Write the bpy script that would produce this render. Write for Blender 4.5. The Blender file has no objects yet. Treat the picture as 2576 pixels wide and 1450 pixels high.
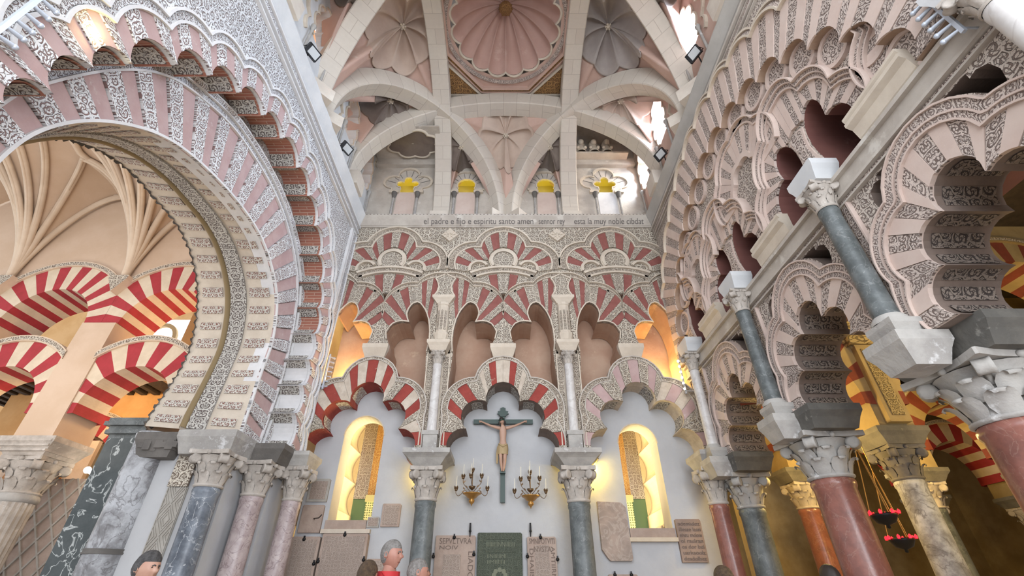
import bpy, bmesh, math, random
from math import sin, cos, tan, atan, atan2, sqrt, hypot, pi
from mathutils import Vector, Matrix
from mathutils.geometry import tessellate_polygon
rnd = random.Random(11)
SC = bpy.context.scene
COL = SC.collection

# ------------------------------------------------------------------ camera, sky, light, exposure
F = 1130.0
TH = atan(775.0 / F)
cam = bpy.data.cameras.new('camera')
cam.sensor_width = 36.0
cam.lens = F / 2576.0 * 36.0
cam.shift_x = 16.0 / 2576.0
cam.clip_start = 0.05
cam.clip_end = 300
camo = bpy.data.objects.new('camera', cam)
COL.objects.link(camo)
camo.location = (0, 0, 0)
camo.rotation_euler = (pi / 2 + TH, 0, 0)
SC.camera = camo
SC.view_settings.view_transform = 'Standard'
SC.view_settings.look = 'None'
SC.view_settings.gamma = 1.0
SC.view_settings.use_curve_mapping = False
SC.view_settings.exposure = 0.5
SC.cycles.max_bounces = 5; SC.cycles.diffuse_bounces = 3; SC.cycles.glossy_bounces = 2; SC.cycles.transmission_bounces = 2
SC.cycles.caustics_reflective = False; SC.cycles.caustics_refractive = False
SC.cycles.use_adaptive_sampling = True; SC.cycles.adaptive_threshold = 0.08
W = bpy.data.worlds.new('sky'); SC.world = W
W.use_nodes = True
W.node_tree.nodes['Background'].inputs[0].default_value = (0.90, 0.94, 1.0, 1)
W.node_tree.nodes['Background'].inputs[1].default_value = 1.05

def lamp(kind, name, loc, energy, color, size=1.0, size_y=None, aim=None, spread=None):
    l = bpy.data.lights.new(name, kind)
    l.energy = energy; l.color = color
    if kind == 'AREA':
        l.size = size
        if size_y: l.shape = 'RECTANGLE'; l.size_y = size_y
        if spread: l.spread = spread
    elif kind in ('POINT', 'SPOT'):
        l.shadow_soft_size = size
    elif kind == 'SUN':
        l.angle = size
    o = bpy.data.objects.new(name, l); COL.objects.link(o); o.location = loc
    if aim is not None:
        o.rotation_euler = (Vector(aim) - Vector(loc)).to_track_quat('-Z', 'Y').to_euler()
    return o
FLOOR = -1.45
YEL = (1.0, 0.68, 0.22)
# daylight through the three clerestory windows over the right wall (outside the openings)
for y in (3.4, 4.4, 6.5):
    lamp('AREA', 'window_daylight', (4.5, y, 9.6), 420, (0.62, 0.78, 1.0), 0.9, 1.3, (-3.2, y - 0.6, 3.2))
lamp('AREA', 'window_daylight', (4.3, 7.7, 9.8), 120, (1.0, 0.95, 0.86), 0.6, 0.9, (2.4, 8.25, 8.3))
for y in (4.4, 6.4):
    lamp('AREA', 'left_window_fill', (-4.2, y, 11.6), 70, (1.0, .86, .68), .8, .8, (-4.7, y, 8.6))  # area lights added outside to warm the left window reveals
# large soft fill lights added behind and beside the camera
lamp('AREA', 'nave_fill', (-1.0, -5.5, 5.0), 500, (0.86, 0.92, 1.0), 8, 6, (0.0, 8, 5.2))
lamp('AREA', 'nave_fill', (3.0, -3.0, 1.0), 330, (0.90, 0.94, 1.0), 4, 3, (-3.5, 5, 4.2))
# the nave on the left: warm lights, no fixtures modelled
lamp('AREA', 'nave_lamps', (-8.5, 5.0, 2.0), 75, (1.0, 0.87, 0.74), 3, 2, (-9.0, 7.6, 9.0))
lamp('POINT', 'nave_lamp', (-7.4, 9.9, 3.9), 75, (1.0, 0.66, 0.30), 0.3)
lamp('POINT', 'nave_lamp', (-9.8, 9.9, 3.9), 60, (1.0, 0.66, 0.30), 0.3)
lamp('POINT', 'nave_lamp', (-7.2, 7.3, 1.0), 7, (1.0, 0.84, 0.64), 0.3)
# the lit chapel behind the two windows of the end wall
lamp('AREA', 'chapel_lamps', (0, 10.4, 0.6), 560, (1.0, 0.78, 0.36), 4.5, 1.2, (0, 11.5, 4.0))
# yellow lamps and added fills of the dim aisles on the right
lamp('POINT', 'aisle_lamp_and_fill', (4.75, 7.3, 1.9), 60, YEL, 0.12)
lamp('POINT', 'aisle_lamp_and_fill', (5.0, 5.6, 5.2), 60, YEL, 0.15)
lamp('POINT', 'aisle_lamp_and_fill', (7.6, 5.2, 3.6), 110, YEL, 0.15)
lamp('POINT', 'aisle_lamp_and_fill', (7.4, 8.4, 2.6), 170, YEL, 0.15)  # this and the next two are added to brighten the dark bays
lamp('POINT', 'aisle_lamp_and_fill', (7.2, 5.3, 1.2), 60, YEL, 0.12)
lamp('POINT', 'aisle_lamp_and_fill', (7.6, 11.2, 2.4), 150, YEL, 0.15)
lamp('POINT', 'aisle_lamp_and_fill', (4.9, 8.6, 2.2), 50, YEL, 0.12)
lamp('AREA', 'aisle_area_light', (6.4, 11.2, 5.6), 160, (1.0, .95, .88), 3, 1.5, (6.0, 13.0, 1.5))  # area light under the closed ceiling, aimed at the third row

# ------------------------------------------------------------------ pixel -> wall plane
_c, _s = cos(TH), sin(TH)
def ray(u, v):
    a = (u - 1272.0) / F; b = (725.0 - v) / F
    return (a, _c - b * _s, _s + b * _c)
def RX(X, u, v): r = ray(u, v); k = X / r[0]; return (r[1] * k, r[2] * k)
def RY(Y, u, v): r = ray(u, v); k = Y / r[1]; return (r[0] * k, r[2] * k)
def fB(s, t, n): return (s, 8.0 - n, t)
def fL(s, t, n): return (-3.5 + n, s, t)
def fR(s, t, n): return (3.5 - n, s, t)
def frame(o, S, T, N):
    o, S, T, N = map(Vector, (o, S, T, N))
    return lambda s, t, n: tuple(o + S * s + T * t + N * n)

# ------------------------------------------------------------------ mesh helpers
class MB:
    def __init__(s): s.v = []; s.f = []; s.uv = []; s.mi = []; s.sm = []; s.br = []
    def face(s, pts, uv=None, mi=0, sm=False):
        k = len(s.v); s.v += [tuple(p) for p in pts]
        s.f.append(tuple(range(k, k + len(pts))))
        s.uv.append(list(uv) if uv else [(0, 0)] * len(pts)); s.mi.append(mi); s.sm.append(sm)
    def grid(s, P, cu=False, cv=False, mi=0, sm=True, uv=None):
        R, C_ = len(P), len(P[0]); k = len(s.v)
        for r in P: s.v += [tuple(p) for p in r]
        for i in range(R if cu else R - 1):
            for j in range(C_ if cv else C_ - 1):
                i2, j2 = (i + 1) % R, (j + 1) % C_
                s.f.append((k + i * C_ + j, k + i * C_ + j2, k + i2 * C_ + j2, k + i2 * C_ + j))
                if uv: s.uv.append([uv(i, j), uv(i, j + 1), uv(i + 1, j + 1), uv(i + 1, j)])
                else: s.uv.append([(i * .1, j * .1), (i * .1, j * .1 + .1), (i * .1 + .1, j * .1 + .1), (i * .1 + .1, j * .1)])
                s.mi.append(mi); s.sm.append(sm)
    def box(s, x0, x1, y0, y1, z0, z1, mi=0, T=None):
        T = T or (lambda x, y, z: (x, y, z))
        P = [T(*p) for p in ((x0, y0, z0), (x1, y0, z0), (x1, y1, z0), (x0, y1, z0), (x0, y0, z1), (x1, y0, z1), (x1, y1, z1), (x0, y1, z1))]
        dx, dy, dz = abs(x1 - x0), abs(y1 - y0), abs(z1 - z0)
        for q, a, b in (((0, 1, 5, 4), dx, dz), ((1, 2, 6, 5), dy, dz), ((2, 3, 7, 6), dx, dz), ((3, 0, 4, 7), dy, dz), ((4, 5, 6, 7), dx, dy), ((3, 2, 1, 0), dx, dy)):
            s.face([P[i] for i in q], [(-a / 2, 0), (a / 2, 0), (a / 2, b), (-a / 2, b)], mi)
    def lathe(s, prof, c=(0, 0), n=24, mi=0, T=None, a0=0, a1=2 * pi, sm=True):
        full = abs(a1 - a0 - 2 * pi) < 1e-6; k = n if full else n + 1
        P = []
        for r, z in prof:
            row = []
            for i in range(k):
                a = a0 + (a1 - a0) * i / n
                p = (c[0] + r * cos(a), c[1] + r * sin(a), z)
                row.append(T(*p) if T else p)
            P.append(row)
        s.grid(P, cv=full, mi=mi, sm=sm)
    def tube(s, pts, r, n=8, mi=0, caps=True):
        pts = [Vector(p) for p in pts]; rows = []
        up = None
        for i, p in enumerate(pts):
            d = (pts[min(i + 1, len(pts) - 1)] - pts[max(i - 1, 0)])
            if d.length < 1e-9: d = Vector((0, 0, 1))
            d.normalize()
            if up is None or abs(up.dot(d)) > .98: up = Vector((0, 0, 1)) if abs(d.z) < .9 else Vector((1, 0, 0))
            a = d.cross(up).normalized(); b = a.cross(d).normalized(); up = b
            rr = r[i] if isinstance(r, (list, tuple)) else r
            rows.append([tuple(p + (a * cos(2 * pi * j / n) + b * sin(2 * pi * j / n)) * rr) for j in range(n)])
        s.grid(rows, cv=True, mi=mi)
        if caps: s.face(rows[0], mi=mi); s.face(rows[-1][::-1], mi=mi)
    def sphere(s, c, r, n=12, m=8, mi=0, sc=(1, 1, 1), T=None):
        P = []
        for i in range(m + 1):
            t = pi * i / m; row = []
            for j in range(n):
                a = 2 * pi * j / n
                p = (c[0] + r * sc[0] * sin(t) * cos(a), c[1] + r * sc[1] * sin(t) * sin(a), c[2] + r * sc[2] * cos(t))
                row.append(T(*p) if T else p)
            P.append(row)
        s.grid(P, cv=True, mi=mi)
    def prism(s, fr, outline, n0, n1, holes=(), cap=0, side=None, back=None, uo=(0, 0)):
        side = cap if side is None else side
        loops = [outline] + list(holes)
        flat = [p for l in loops for p in l]
        tris = tessellate_polygon([[Vector((p[0], p[1], 0)) for p in l] for l in loops])
        for t in tris:
            s.face([fr(flat[i][0], flat[i][1], n1) for i in t], [(flat[i][0] + uo[0], flat[i][1] + uo[1]) for i in t], cap)
            if back is not None: s.face([fr(flat[i][0], flat[i][1], n0) for i in t], [flat[i] for i in t], back)
        for l in loops:
            acc = 0
            for i in range(len(l)):
                p, q = l[i], l[(i + 1) % len(l)]
                d = hypot(q[0] - p[0], q[1] - p[1])
                s.face([fr(p[0], p[1], n0), fr(q[0], q[1], n0), fr(q[0], q[1], n1), fr(p[0], p[1], n1)],
                       [(acc, n0), (acc + d, n0), (acc + d, n1), (acc, n1)], side)
                acc += d
    def strip(s, fr, A, B, nA, nB=None, mi=0):
        nB = nA if nB is None else nB; acc = 0
        for i in range(len(A) - 1):
            d = hypot(A[i + 1][0] - A[i][0], A[i + 1][1] - A[i][1]) * .5 + hypot(B[i + 1][0] - B[i][0], B[i + 1][1] - B[i][1]) * .5
            w = hypot(A[i][0] - B[i][0], A[i][1] - B[i][1])
            s.face([fr(A[i][0], A[i][1], nA), fr(A[i + 1][0], A[i + 1][1], nA), fr(B[i + 1][0], B[i + 1][1], nB), fr(B[i][0], B[i][1], nB)],
                   [(-w / 2, acc), (-w / 2, acc + d), (w / 2, acc + d), (w / 2, acc)], mi)
            acc += d
    def relief(s, fr, A, B, n0, n1, mi=0, side=None, ends=True):
        s.br.append(len(s.f))
        side = mi if side is None else side
        s.strip(fr, A, B, n1, n1, mi)
        s.strip(fr, A, A, n0, n1, side); s.strip(fr, B, B, n0, n1, side)
        if ends:
            for k in (0, -1):
                a, b = A[k], B[k]
                s.face([fr(a[0], a[1], n0), fr(b[0], b[1], n0), fr(b[0], b[1], n1), fr(a[0], a[1], n1)], mi=side)
    def clip(s, co, no):
        s._clip = getattr(s, '_clip', []) + [(co, no)]; return s
    def build(s, name, mats, parent=None, org=None, kind=None):
        if not s.f: return None
        if parent and name in ('moulding', 'medallion_rim') and len(s.br) > 1 and s.br[0] == 0:
            o = None; e = s.br[1:] + [len(s.f)]
            for a, b in zip(s.br, e):
                q = MB(); q._clip = getattr(s, '_clip', [])
                for i in range(a, b): q.face([s.v[j] for j in s.f[i]], s.uv[i], s.mi[i], s.sm[i])
                o = q.build(name, mats, parent) or o
            return o
        par_o = Vector(parent['_o']) if parent else None
        if parent is None and org is None:
            xs, ys, zs = zip(*s.v); org = ((min(xs) + max(xs)) / 2, (min(ys) + max(ys)) / 2, min(zs))
        o0 = par_o if parent else Vector(org)
        me = bpy.data.meshes.new(name)
        me.from_pydata([(x - o0.x, y - o0.y, z - o0.z) for x, y, z in s.v], [], s.f)
        ul = me.uv_layers.new(name='UVMap')
        k = 0; flat = []
        for u in s.uv:
            for a in u: flat += [a[0], a[1]]
        ul.data.foreach_set('uv', flat)
        me.polygons.foreach_set('material_index', s.mi)
        me.polygons.foreach_set('use_smooth', s.sm)
        for m in (mats if isinstance(mats, (list, tuple)) else [mats]): me.materials.append(MAT[m] if isinstance(m, str) else m)
        for co, no in getattr(s, '_clip', []):
            bm = bmesh.new(); bm.from_mesh(me)
            bmesh.ops.bisect_plane(bm, geom=bm.verts[:] + bm.edges[:] + bm.faces[:], plane_co=Vector(co) - o0, plane_no=no, clear_outer=True)
            bm.to_mesh(me); bm.free()
        if len(me.polygons) == 0: return None
        me.update()
        o = bpy.data.objects.new(name, me); COL.objects.link(o)
        if parent: o.parent = parent
        else: o.location = o0
        o['_o'] = tuple(o0)
        if kind: o['kind'] = kind
        return o
def thing(name, label, cat, loc, group=None, parent=None):
    o = bpy.data.objects.new(name, None); COL.objects.link(o)
    o.location = loc; o.empty_display_size = .1; o['_o'] = tuple(loc)
    o['label'] = label; o['category'] = cat
    if group: o['group'] = group
    return o
def tag(o, label, cat, group=None):
    o['label'] = label; o['category'] = cat
    if group: o['group'] = group
    return o

# ------------------------------------------------------------------ 2-D paths
def arcpts(p, q, b, n):
    L = hypot(q[0] - p[0], q[1] - p[1])
    if abs(b) < 1e-4: return [(p[0] + (q[0] - p[0]) * i / n, p[1] + (q[1] - p[1]) * i / n) for i in range(n + 1)]
    sg = b * L / 2; r = ((L / 2) ** 2 + sg * sg) / (2 * sg)
    nx, ny = (q[1] - p[1]) / L, -(q[0] - p[0]) / L
    cx = (p[0] + q[0]) / 2 + nx * (sg - r); cy = (p[1] + q[1]) / 2 + ny * (sg - r)
    a0 = atan2(p[1] - cy, p[0] - cx); sw = 4 * atan(b)
    R = hypot(p[0] - cx, p[1] - cy)
    return [(cx + R * cos(a0 + sw * i / n), cy + R * sin(a0 + sw * i / n)) for i in range(n + 1)]
def lob(cusps, b, ctr, n=10):
    out = []
    for i in range(len(cusps) - 1):
        p, q = cusps[i], cusps[i + 1]
        bb = b[i] if isinstance(b, (list, tuple)) else b
        m = ((p[0] + q[0]) / 2 - ctr[0], (p[1] + q[1]) / 2 - ctr[1])
        nx, ny = q[1] - p[1], -(q[0] - p[0])
        out.append(arcpts(p, q, bb, n) if nx * m[0] + ny * m[1] > 0 else arcpts(q, p, bb, n)[::-1])
    return out
def flat(segs):
    r = list(segs[0])
    for s in segs[1:]: r += s[1:]
    return r
def resample(P, n):
    d = [0]
    for i in range(len(P) - 1): d.append(d[-1] + hypot(P[i + 1][0] - P[i][0], P[i + 1][1] - P[i][1]))
    out = []; k = 0
    for i in range(n + 1):
        t = d[-1] * i / n
        while k < len(P) - 2 and d[k + 1] < t: k += 1
        f = (t - d[k]) / max(1e-9, d[k + 1] - d[k]); f = min(1, max(0, f))
        out.append((P[k][0] + (P[k + 1][0] - P[k][0]) * f, P[k][1] + (P[k + 1][1] - P[k][1]) * f))
    return out
def offs(P, d, closed=False):
    out = []; n = len(P)
    for i in range(n):
        a = P[(i - 1) % n] if (i or closed) else P[0]; b = P[(i + 1) % n] if (i < n - 1 or closed) else P[-1]
        p = P[i]
        def nr(a, b):
            l = hypot(b[0] - a[0], b[1] - a[1]) or 1e-9
            return ((b[1] - a[1]) / l, -(b[0] - a[0]) / l)
        n1 = nr(a, p) if a != p else nr(p, b); n2 = nr(p, b) if b != p else n1
        mx, my = n1[0] + n2[0], n1[1] + n2[1]; l = hypot(mx, my)
        if l < .2: mx, my, l = n1[0], n1[1], 1
        mx /= l; my /= l
        k = 1 / max(.55, mx * n1[0] + my * n1[1])
        out.append((p[0] + mx * d * k, p[1] + my * d * k))
    return out
def lerp2(A, B, f): return [(a[0] + (b[0] - a[0]) * f, a[1] + (b[1] - a[1]) * f) for a, b in zip(A, B)]
def mir(P, c=0): return [(2 * c - x, y) for x, y in P]
def sh(P, dx, dz=0): return [(x + dx, y + dz) for x, y in P]
def circ(c, r, n=24, a0=0, a1=2 * pi, open_=False):
    k = n + 1 if open_ else n
    return [(c[0] + r * cos(a0 + (a1 - a0) * i / n), c[1] + r * sin(a0 + (a1 - a0) * i / n)) for i in range(k)]
def smooth(P, n=6):
    out = []
    for i in range(len(P) - 1):
        p0 = P[max(i - 1, 0)]; p1 = P[i]; p2 = P[i + 1]; p3 = P[min(i + 2, len(P) - 1)]
        for j in range(n):
            t = j / n
            out.append(tuple(.5 * (2 * p1[k] + (p2[k] - p0[k]) * t + (2 * p0[k] - 5 * p1[k] + 4 * p2[k] - p3[k]) * t * t + (3 * p1[k] - p0[k] - 3 * p2[k] + p3[k]) * t ** 3) for k in (0, 1)))
    out.append(P[-1]); return out

def voussoirs(root, fr, ins, outs, pats, mats, n0=0.0, clip=(), gap=.02, hi=.03, lo=.016):
    """each wedge of the arch is a part of its own: c = carved, any other letter = plain"""
    for I, O, pat in zip(ins, outs, pats):
        K = 24; I2 = resample(I, K); O2 = resample(O, K); m = len(pat)
        ia = resample(I, 400); oa = resample(O, 400)
        for j, ch in enumerate(pat):
            g = gap * 400 / m / 2
            i0 = int(400 * j / m + g); i1 = int(400 * (j + 1) / m - g)
            A = [ia[int(i0 + (i1 - i0) * k / 5)] for k in range(6)]
            B = [oa[int(i0 + (i1 - i0) * k / 5)] for k in range(6)]
            mb = MB(); h = hi if ch == 'c' else lo
            ln = hypot(A[2][0] - B[2][0], A[2][1] - B[2][1])
            wA = hypot(A[0][0] - A[5][0], A[0][1] - A[5][1]); wB = hypot(B[0][0] - B[5][0], B[0][1] - B[5][1])
            r = rnd.random() * 7
            for k in range(5):
                f0, f1 = k / 5 - .5, (k + 1) / 5 - .5
                mb.face([fr(*A[k], n0 + h), fr(*A[k + 1], n0 + h), fr(*B[k + 1], n0 + h), fr(*B[k], n0 + h)],
                        [(f0 * wA, r), (f1 * wA, r), (f1 * wB, r + ln), (f0 * wB, r + ln)], 0)
            mb.strip(fr, A, A, n0, n0 + h); mb.strip(fr, B, B, n0, n0 + h)
            mb.strip(fr, [A[0], B[0]], [A[0], B[0]], n0, n0 + h); mb.strip(fr, [A[5], B[5]], [A[5], B[5]], n0, n0 + h)
            for cl in clip: mb.clip(*cl)
            o = mb.build('voussoir', mats[ch], root)
            if o: o['label'] = VLAB[mats[ch]] if mats[ch] in VLAB else 'plain wedge of the arch'
VLAB = {'red': 'plain red wedge', 'carve_b': 'carved stucco wedge', 'pinkred': 'plain pink wedge', 'carve_l': 'white carved wedge', 'pink_r': 'plain pale pink wedge', 'carve_r': 'carved pale wedge', 'worn': 'worn plaster wedge'}

# ------------------------------------------------------------------ materials
MAT = {}
def newmat(name):
    m = bpy.data.materials.new(name); m.use_nodes = True
    t = m.node_tree; b = t.nodes['Principled BSDF']
    MAT[name] = m
    return m, t, b
def nd(t, typ, ins=None, **kw):
    n = t.nodes.new(typ)
    for k, v in kw.items(): setattr(n, k, v)
    for k, v in (ins or {}).items():
        if isinstance(v, bpy.types.NodeSocket): t.links.new(v, n.inputs[k])
        else: n.inputs[k].default_value = v
    return n
def c4(c): return (c[0], c[1], c[2], 1)
def mth(t, op, a, b=None, c=None):
    n = t.nodes.new('ShaderNodeMath'); n.operation = op
    for i, v in enumerate((a, b, c)):
        if v is None: continue
        if isinstance(v, bpy.types.NodeSocket): t.links.new(v, n.inputs[i])
        else: n.inputs[i].default_value = v
    return n.outputs[0]
def mixc(t, f, a, b):
    n = t.nodes.new('ShaderNodeMix'); n.data_type = 'RGBA'
    for sck, v in ((n.inputs[0], f), (n.inputs[6], a), (n.inputs[7], b)):
        if isinstance(v, bpy.types.NodeSocket): t.links.new(v, sck)
        else: sck.default_value = v if not isinstance(v, tuple) else (c4(v) if len(v) == 3 else v)
    return n.outputs[2]
def rng(t, v, a, b, c=0.0, d=1.0):
    n = nd(t, 'ShaderNodeMapRange', {0: v, 1: a, 2: b, 3: c, 4: d}, interpolation_type='SMOOTHSTEP')
    return n.outputs[0]
def bump(t, b, h, strength, dist):
    n = nd(t, 'ShaderNodeBump', {'Strength': strength, 'Distance': dist, 'Height': h})
    t.links.new(n.outputs[0], b.inputs['Normal'])
def stone(name, c1, c2, scale=2.5, rough=.85, bmp=.25, fine=28, c3=None, third=.62, coords='Object'):
    m, t, b = newmat(name)
    tc = nd(t, 'ShaderNodeTexCoord').outputs[coords]
    n1 = nd(t, 'ShaderNodeTexNoise', {'Vector': tc, 'Scale': scale, 'Detail': 8, 'Roughness': .62})
    col = mixc(t, rng(t, n1.outputs[0], .35, .65), c1, c2)
    n2 = nd(t, 'ShaderNodeTexNoise', {'Vector': tc, 'Scale': fine, 'Detail': 5, 'Roughness': .6})
    if c3:
        n3 = nd(t, 'ShaderNodeTexNoise', {'Vector': tc, 'Scale': scale * .7 + .9, 'Detail': 6, 'Roughness': .7})
        col = mixc(t, rng(t, n3.outputs[0], third, third + .1), col, c3)
    t.links.new(col, b.inputs['Base Color'])
    b.inputs['Roughness'].default_value = rough
    if bmp: bump(t, b, n2.outputs[0], bmp, .02)
    return m
def carve(name, hi, lo, scale=7.0, sym=False, depth=.03, bmp=.9, tint=None, coords='UV', edge=None):
    """vegetal scroll carving: light stucco tendrils over a ground of darker colour"""
    m, t, b = newmat(name)
    uv = nd(t, 'ShaderNodeTexCoord').outputs[coords]
    if sym:
        sp = nd(t, 'ShaderNodeSeparateXYZ', {0: uv})
        uv = nd(t, 'ShaderNodeCombineXYZ', {0: mth(t, 'ABSOLUTE', sp.outputs[0]), 1: sp.outputs[1], 2: sp.outputs[2]}).outputs[0]
    nz = nd(t, 'ShaderNodeTexNoise', {'Vector': uv, 'Scale': scale * .9, 'Detail': 1.0})
    off = nd(t, 'ShaderNodeVectorMath', {0: nz.outputs['Color'], 1: (.5, .5, .5)}, operation='SUBTRACT').outputs[0]
    dim = '2D' if coords == 'UV' else '3D'
    off = nd(t, 'ShaderNodeVectorMath', {0: off, 'Scale': .55}, operation='SCALE').outputs[0]
    us = nd(t, 'ShaderNodeVectorMath', {0: uv, 'Scale': scale}, operation='SCALE').outputs[0]
    p = nd(t, 'ShaderNodeVectorMath', {0: us, 1: off}, operation='ADD').outputs[0]
    v1 = nd(t, 'ShaderNodeTexVoronoi', {'Vector': p, 'Scale': 1.0, 'Randomness': .6}, voronoi_dimensions=dim)
    e1 = nd(t, 'ShaderNodeTexVoronoi', {'Vector': p, 'Scale': 1.0, 'Randomness': .6}, voronoi_dimensions=dim, feature='DISTANCE_TO_EDGE')
    dl = nd(t, 'ShaderNodeVectorMath', {0: p, 1: v1.outputs['Position']}, operation='SUBTRACT').outputs[0]
    sp = nd(t, 'ShaderNodeSeparateXYZ', {0: dl})
    ang = mth(t, 'ARCTAN2', sp.outputs[1], sp.outputs[0])
    sw = mth(t, 'SINE', mth(t, 'ADD', mth(t, 'MULTIPLY', ang, 2.0), mth(t, 'MULTIPLY', v1.outputs['Distance'], 17.0)))
    m1 = rng(t, sw, -.80, -.30)
    st = rng(t, e1.outputs['Distance'], .10, .04)
    e2 = nd(t, 'ShaderNodeTexVoronoi', {'Vector': p, 'Scale': 3.3, 'Randomness': .9}, voronoi_dimensions=dim, feature='DISTANCE_TO_EDGE')
    m2 = rng(t, e2.outputs['Distance'], .015, .075)
    msk = mth(t, 'MAXIMUM', mth(t, 'MULTIPLY', m1, m2), st)
    n1 = nd(t, 'ShaderNodeTexNoise', {'Vector': nd(t, 'ShaderNodeTexCoord').outputs['Object'], 'Scale': 2.2, 'Detail': 6})
    hic = mixc(t, rng(t, n1.outputs[0], .35, .7), hi, tint or tuple(x * .86 for x in hi))
    t.links.new(mixc(t, msk, lo, hic), b.inputs['Base Color'])
    b.inputs['Roughness'].default_value = .85
    bump(t, b, msk, bmp, depth)
    return m
def marble(name, c1, c2, vein, scale=2.0, vs=.5, rough=.35, vw=.03):
    m, t, b = newmat(name)
    tc = nd(t, 'ShaderNodeTexCoord').outputs['Object']
    n1 = nd(t, 'ShaderNodeTexNoise', {'Vector': tc, 'Scale': scale, 'Detail': 9, 'Roughness': .68})
    n2 = nd(t, 'ShaderNodeTexNoise', {'Vector': tc, 'Scale': scale * .8, 'Detail': 5, 'Distortion': 1.6})
    col = mixc(t, rng(t, n1.outputs[0], .36, .64), c1, c2)
    v = mth(t, 'ABSOLUTE', mth(t, 'SUBTRACT', n2.outputs[0], .5))
    col = mixc(t, mth(t, 'MULTIPLY', rng(t, v, vw, .0), vs), col, vein)
    t.links.new(col, b.inputs['Base Color']); b.inputs['Roughness'].default_value = rough
    n3 = nd(t, 'ShaderNodeTexNoise', {'Vector': tc, 'Scale': 25, 'Detail': 4})
    bump(t, b, n3.outputs[0], .12, .01)
    return m
def plain(name, c, rough=.5, metal=0.0, emit=None, es=0.0):
    m, t, b = newmat(name)
    b.inputs['Base Color'].default_value = c4(c); b.inputs['Roughness'].default_value = rough; b.inputs['Metallic'].default_value = metal
    if emit: b.inputs['Emission Color'].default_value = c4(emit); b.inputs['Emission Strength'].default_value = es
    return m
CREAM = (.62, .53, .43); GROUND = (.17, .115, .085)
stone('plaster_white', (.50, .50, .505), (.45, .45, .46), 1.6, .9, .12, 20)
stone('plaster_niche', (.53, .365, .265), (.45, .28, .195), 1.3, .9, .2, 14, (.62, .45, .32), .60)
stone('cream', (.64, .56, .46), (.56, .48, .39), 3, .85, .2)
stone('cream_grey', (.56, .51, .45), (.45, .40, .35), 2.2, .85, .25, 24, (.62, .58, .52), .58)
stone('rib_stone', (.66, .60, .52), (.56, .49, .42), 1.8, .85, .2, 22, (.70, .56, .47), .62)
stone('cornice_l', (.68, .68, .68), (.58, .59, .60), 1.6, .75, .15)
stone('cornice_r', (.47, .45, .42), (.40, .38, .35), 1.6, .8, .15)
stone('red', (.29, .105, .088), (.24, .08, .068), 5, .85, .12, 40, (.36, .13, .105), .6)
stone('red_old', (.33, .06, .045), (.27, .045, .035), 6, .9, .5, 30, (.50, .36, .28), .63)
stone('worn', (.62, .54, .45), (.50, .42, .34), 7, .9, .6, 22, (.42, .20, .15), .66)
stone('pinkred', (.50, .36, .345), (.45, .305, .29), 4, .85, .12, 40, (.56, .45, .44), .6)
stone('pink_r', (.65, .53, .465), (.60, .47, .41), 3, .85, .12, 40, (.66, .56, .50), .6)
stone('white_l', (.72, .71, .71), (.64, .63, .63), 3, .85, .12)
stone('web_pink', (.60, .42, .35), (.54, .36, .295), 1.5, .85, .1, 30, (.62, .48, .41), .58)
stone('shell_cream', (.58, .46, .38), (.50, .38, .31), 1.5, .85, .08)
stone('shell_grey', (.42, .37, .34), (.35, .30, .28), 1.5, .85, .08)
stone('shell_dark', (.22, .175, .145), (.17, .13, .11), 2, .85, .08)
stone('dome_pink', (.60, .405, .345), (.54, .35, .295), 1.2, .8, .05, 30, (.62, .44, .38), .6)
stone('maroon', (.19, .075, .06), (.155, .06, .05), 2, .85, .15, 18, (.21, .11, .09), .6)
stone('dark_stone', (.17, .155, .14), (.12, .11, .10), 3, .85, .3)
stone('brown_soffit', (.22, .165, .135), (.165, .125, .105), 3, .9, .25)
stone('impost_grey', (.45, .43, .40), (.33, .31, .29), 3, .9, .4, 18, (.62, .61, .60), .58)
stone('cap_stone', (.50, .45, .40), (.36, .32, .28), 5, .85, .3, 26, (.60, .55, .50), .58)
stone('plaque_pink', (.44, .34, .28), (.36, .27, .22), 4, .85, .3)
stone('plaque_grey', (.43, .40, .36), (.35, .32, .28), 4, .85, .3)
stone('voul_red', (.40, .035, .045), (.33, .03, .035), 4, .85, .12)
stone('voul_cream', (.68, .57, .43), (.60, .49, .36), 3, .85, .15)
stone('nave_plaster', (.62, .47, .35), (.56, .41, .29), 1.1, .9, .1, 16)
stone('nave_rib', (.68, .55, .42), (.60, .47, .35), 2, .85, .15)
stone('orange_plaster', (.66, .40, .18), (.58, .33, .13), 1.5, .9, .1, 16)
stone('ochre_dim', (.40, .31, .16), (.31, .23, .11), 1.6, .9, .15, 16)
stone('aisle_red_dim', (.22, .05, .03), (.17, .04, .025), 4, .9, .15)
stone('floor_marble', (.42, .38, .34), (.35, .31, .28), 1.2, .5, .05)
stone('timber', (.06, .045, .035), (.04, .03, .025), 6, .8, .3)
marble('marble_grey', (.15, .165, .165), (.075, .085, .085), (.40, .41, .40), 4.5, .30, .45, .012)
marble('marble_blue', (.19, .215, .25), (.06, .07, .09), (.66, .67, .68), 2.6, .55, .35, .010)
marble('marble_pink', (.48, .40, .385), (.36, .285, .28), (.22, .16, .16), 7, .8, .4, .035)
marble('marble_red', (.27, .105, .078), (.185, .075, .058), (.46, .32, .26), 5, .22, .3, .02)
marble('marble_worn', (.52, .53, .55), (.20, .195, .20), (.10, .09, .09), 3.0, .6, .6)
marble('marble_black', (.035, .045, .045), (.06, .07, .07), (.55, .57, .55), 3, .85, .35, .022)
marble('marble_white', (.66, .64, .62), (.55, .52, .50), (.40, .36, .34), 3, .4, .4)
marble('slab_pink', (.40, .30, .24), (.30, .23, .185), (.50, .41, .34), 4.5, .5, .6, .05)
carve('carve_b', (.64, .57, .47), (.19, .14, .105), 8.5)
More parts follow.
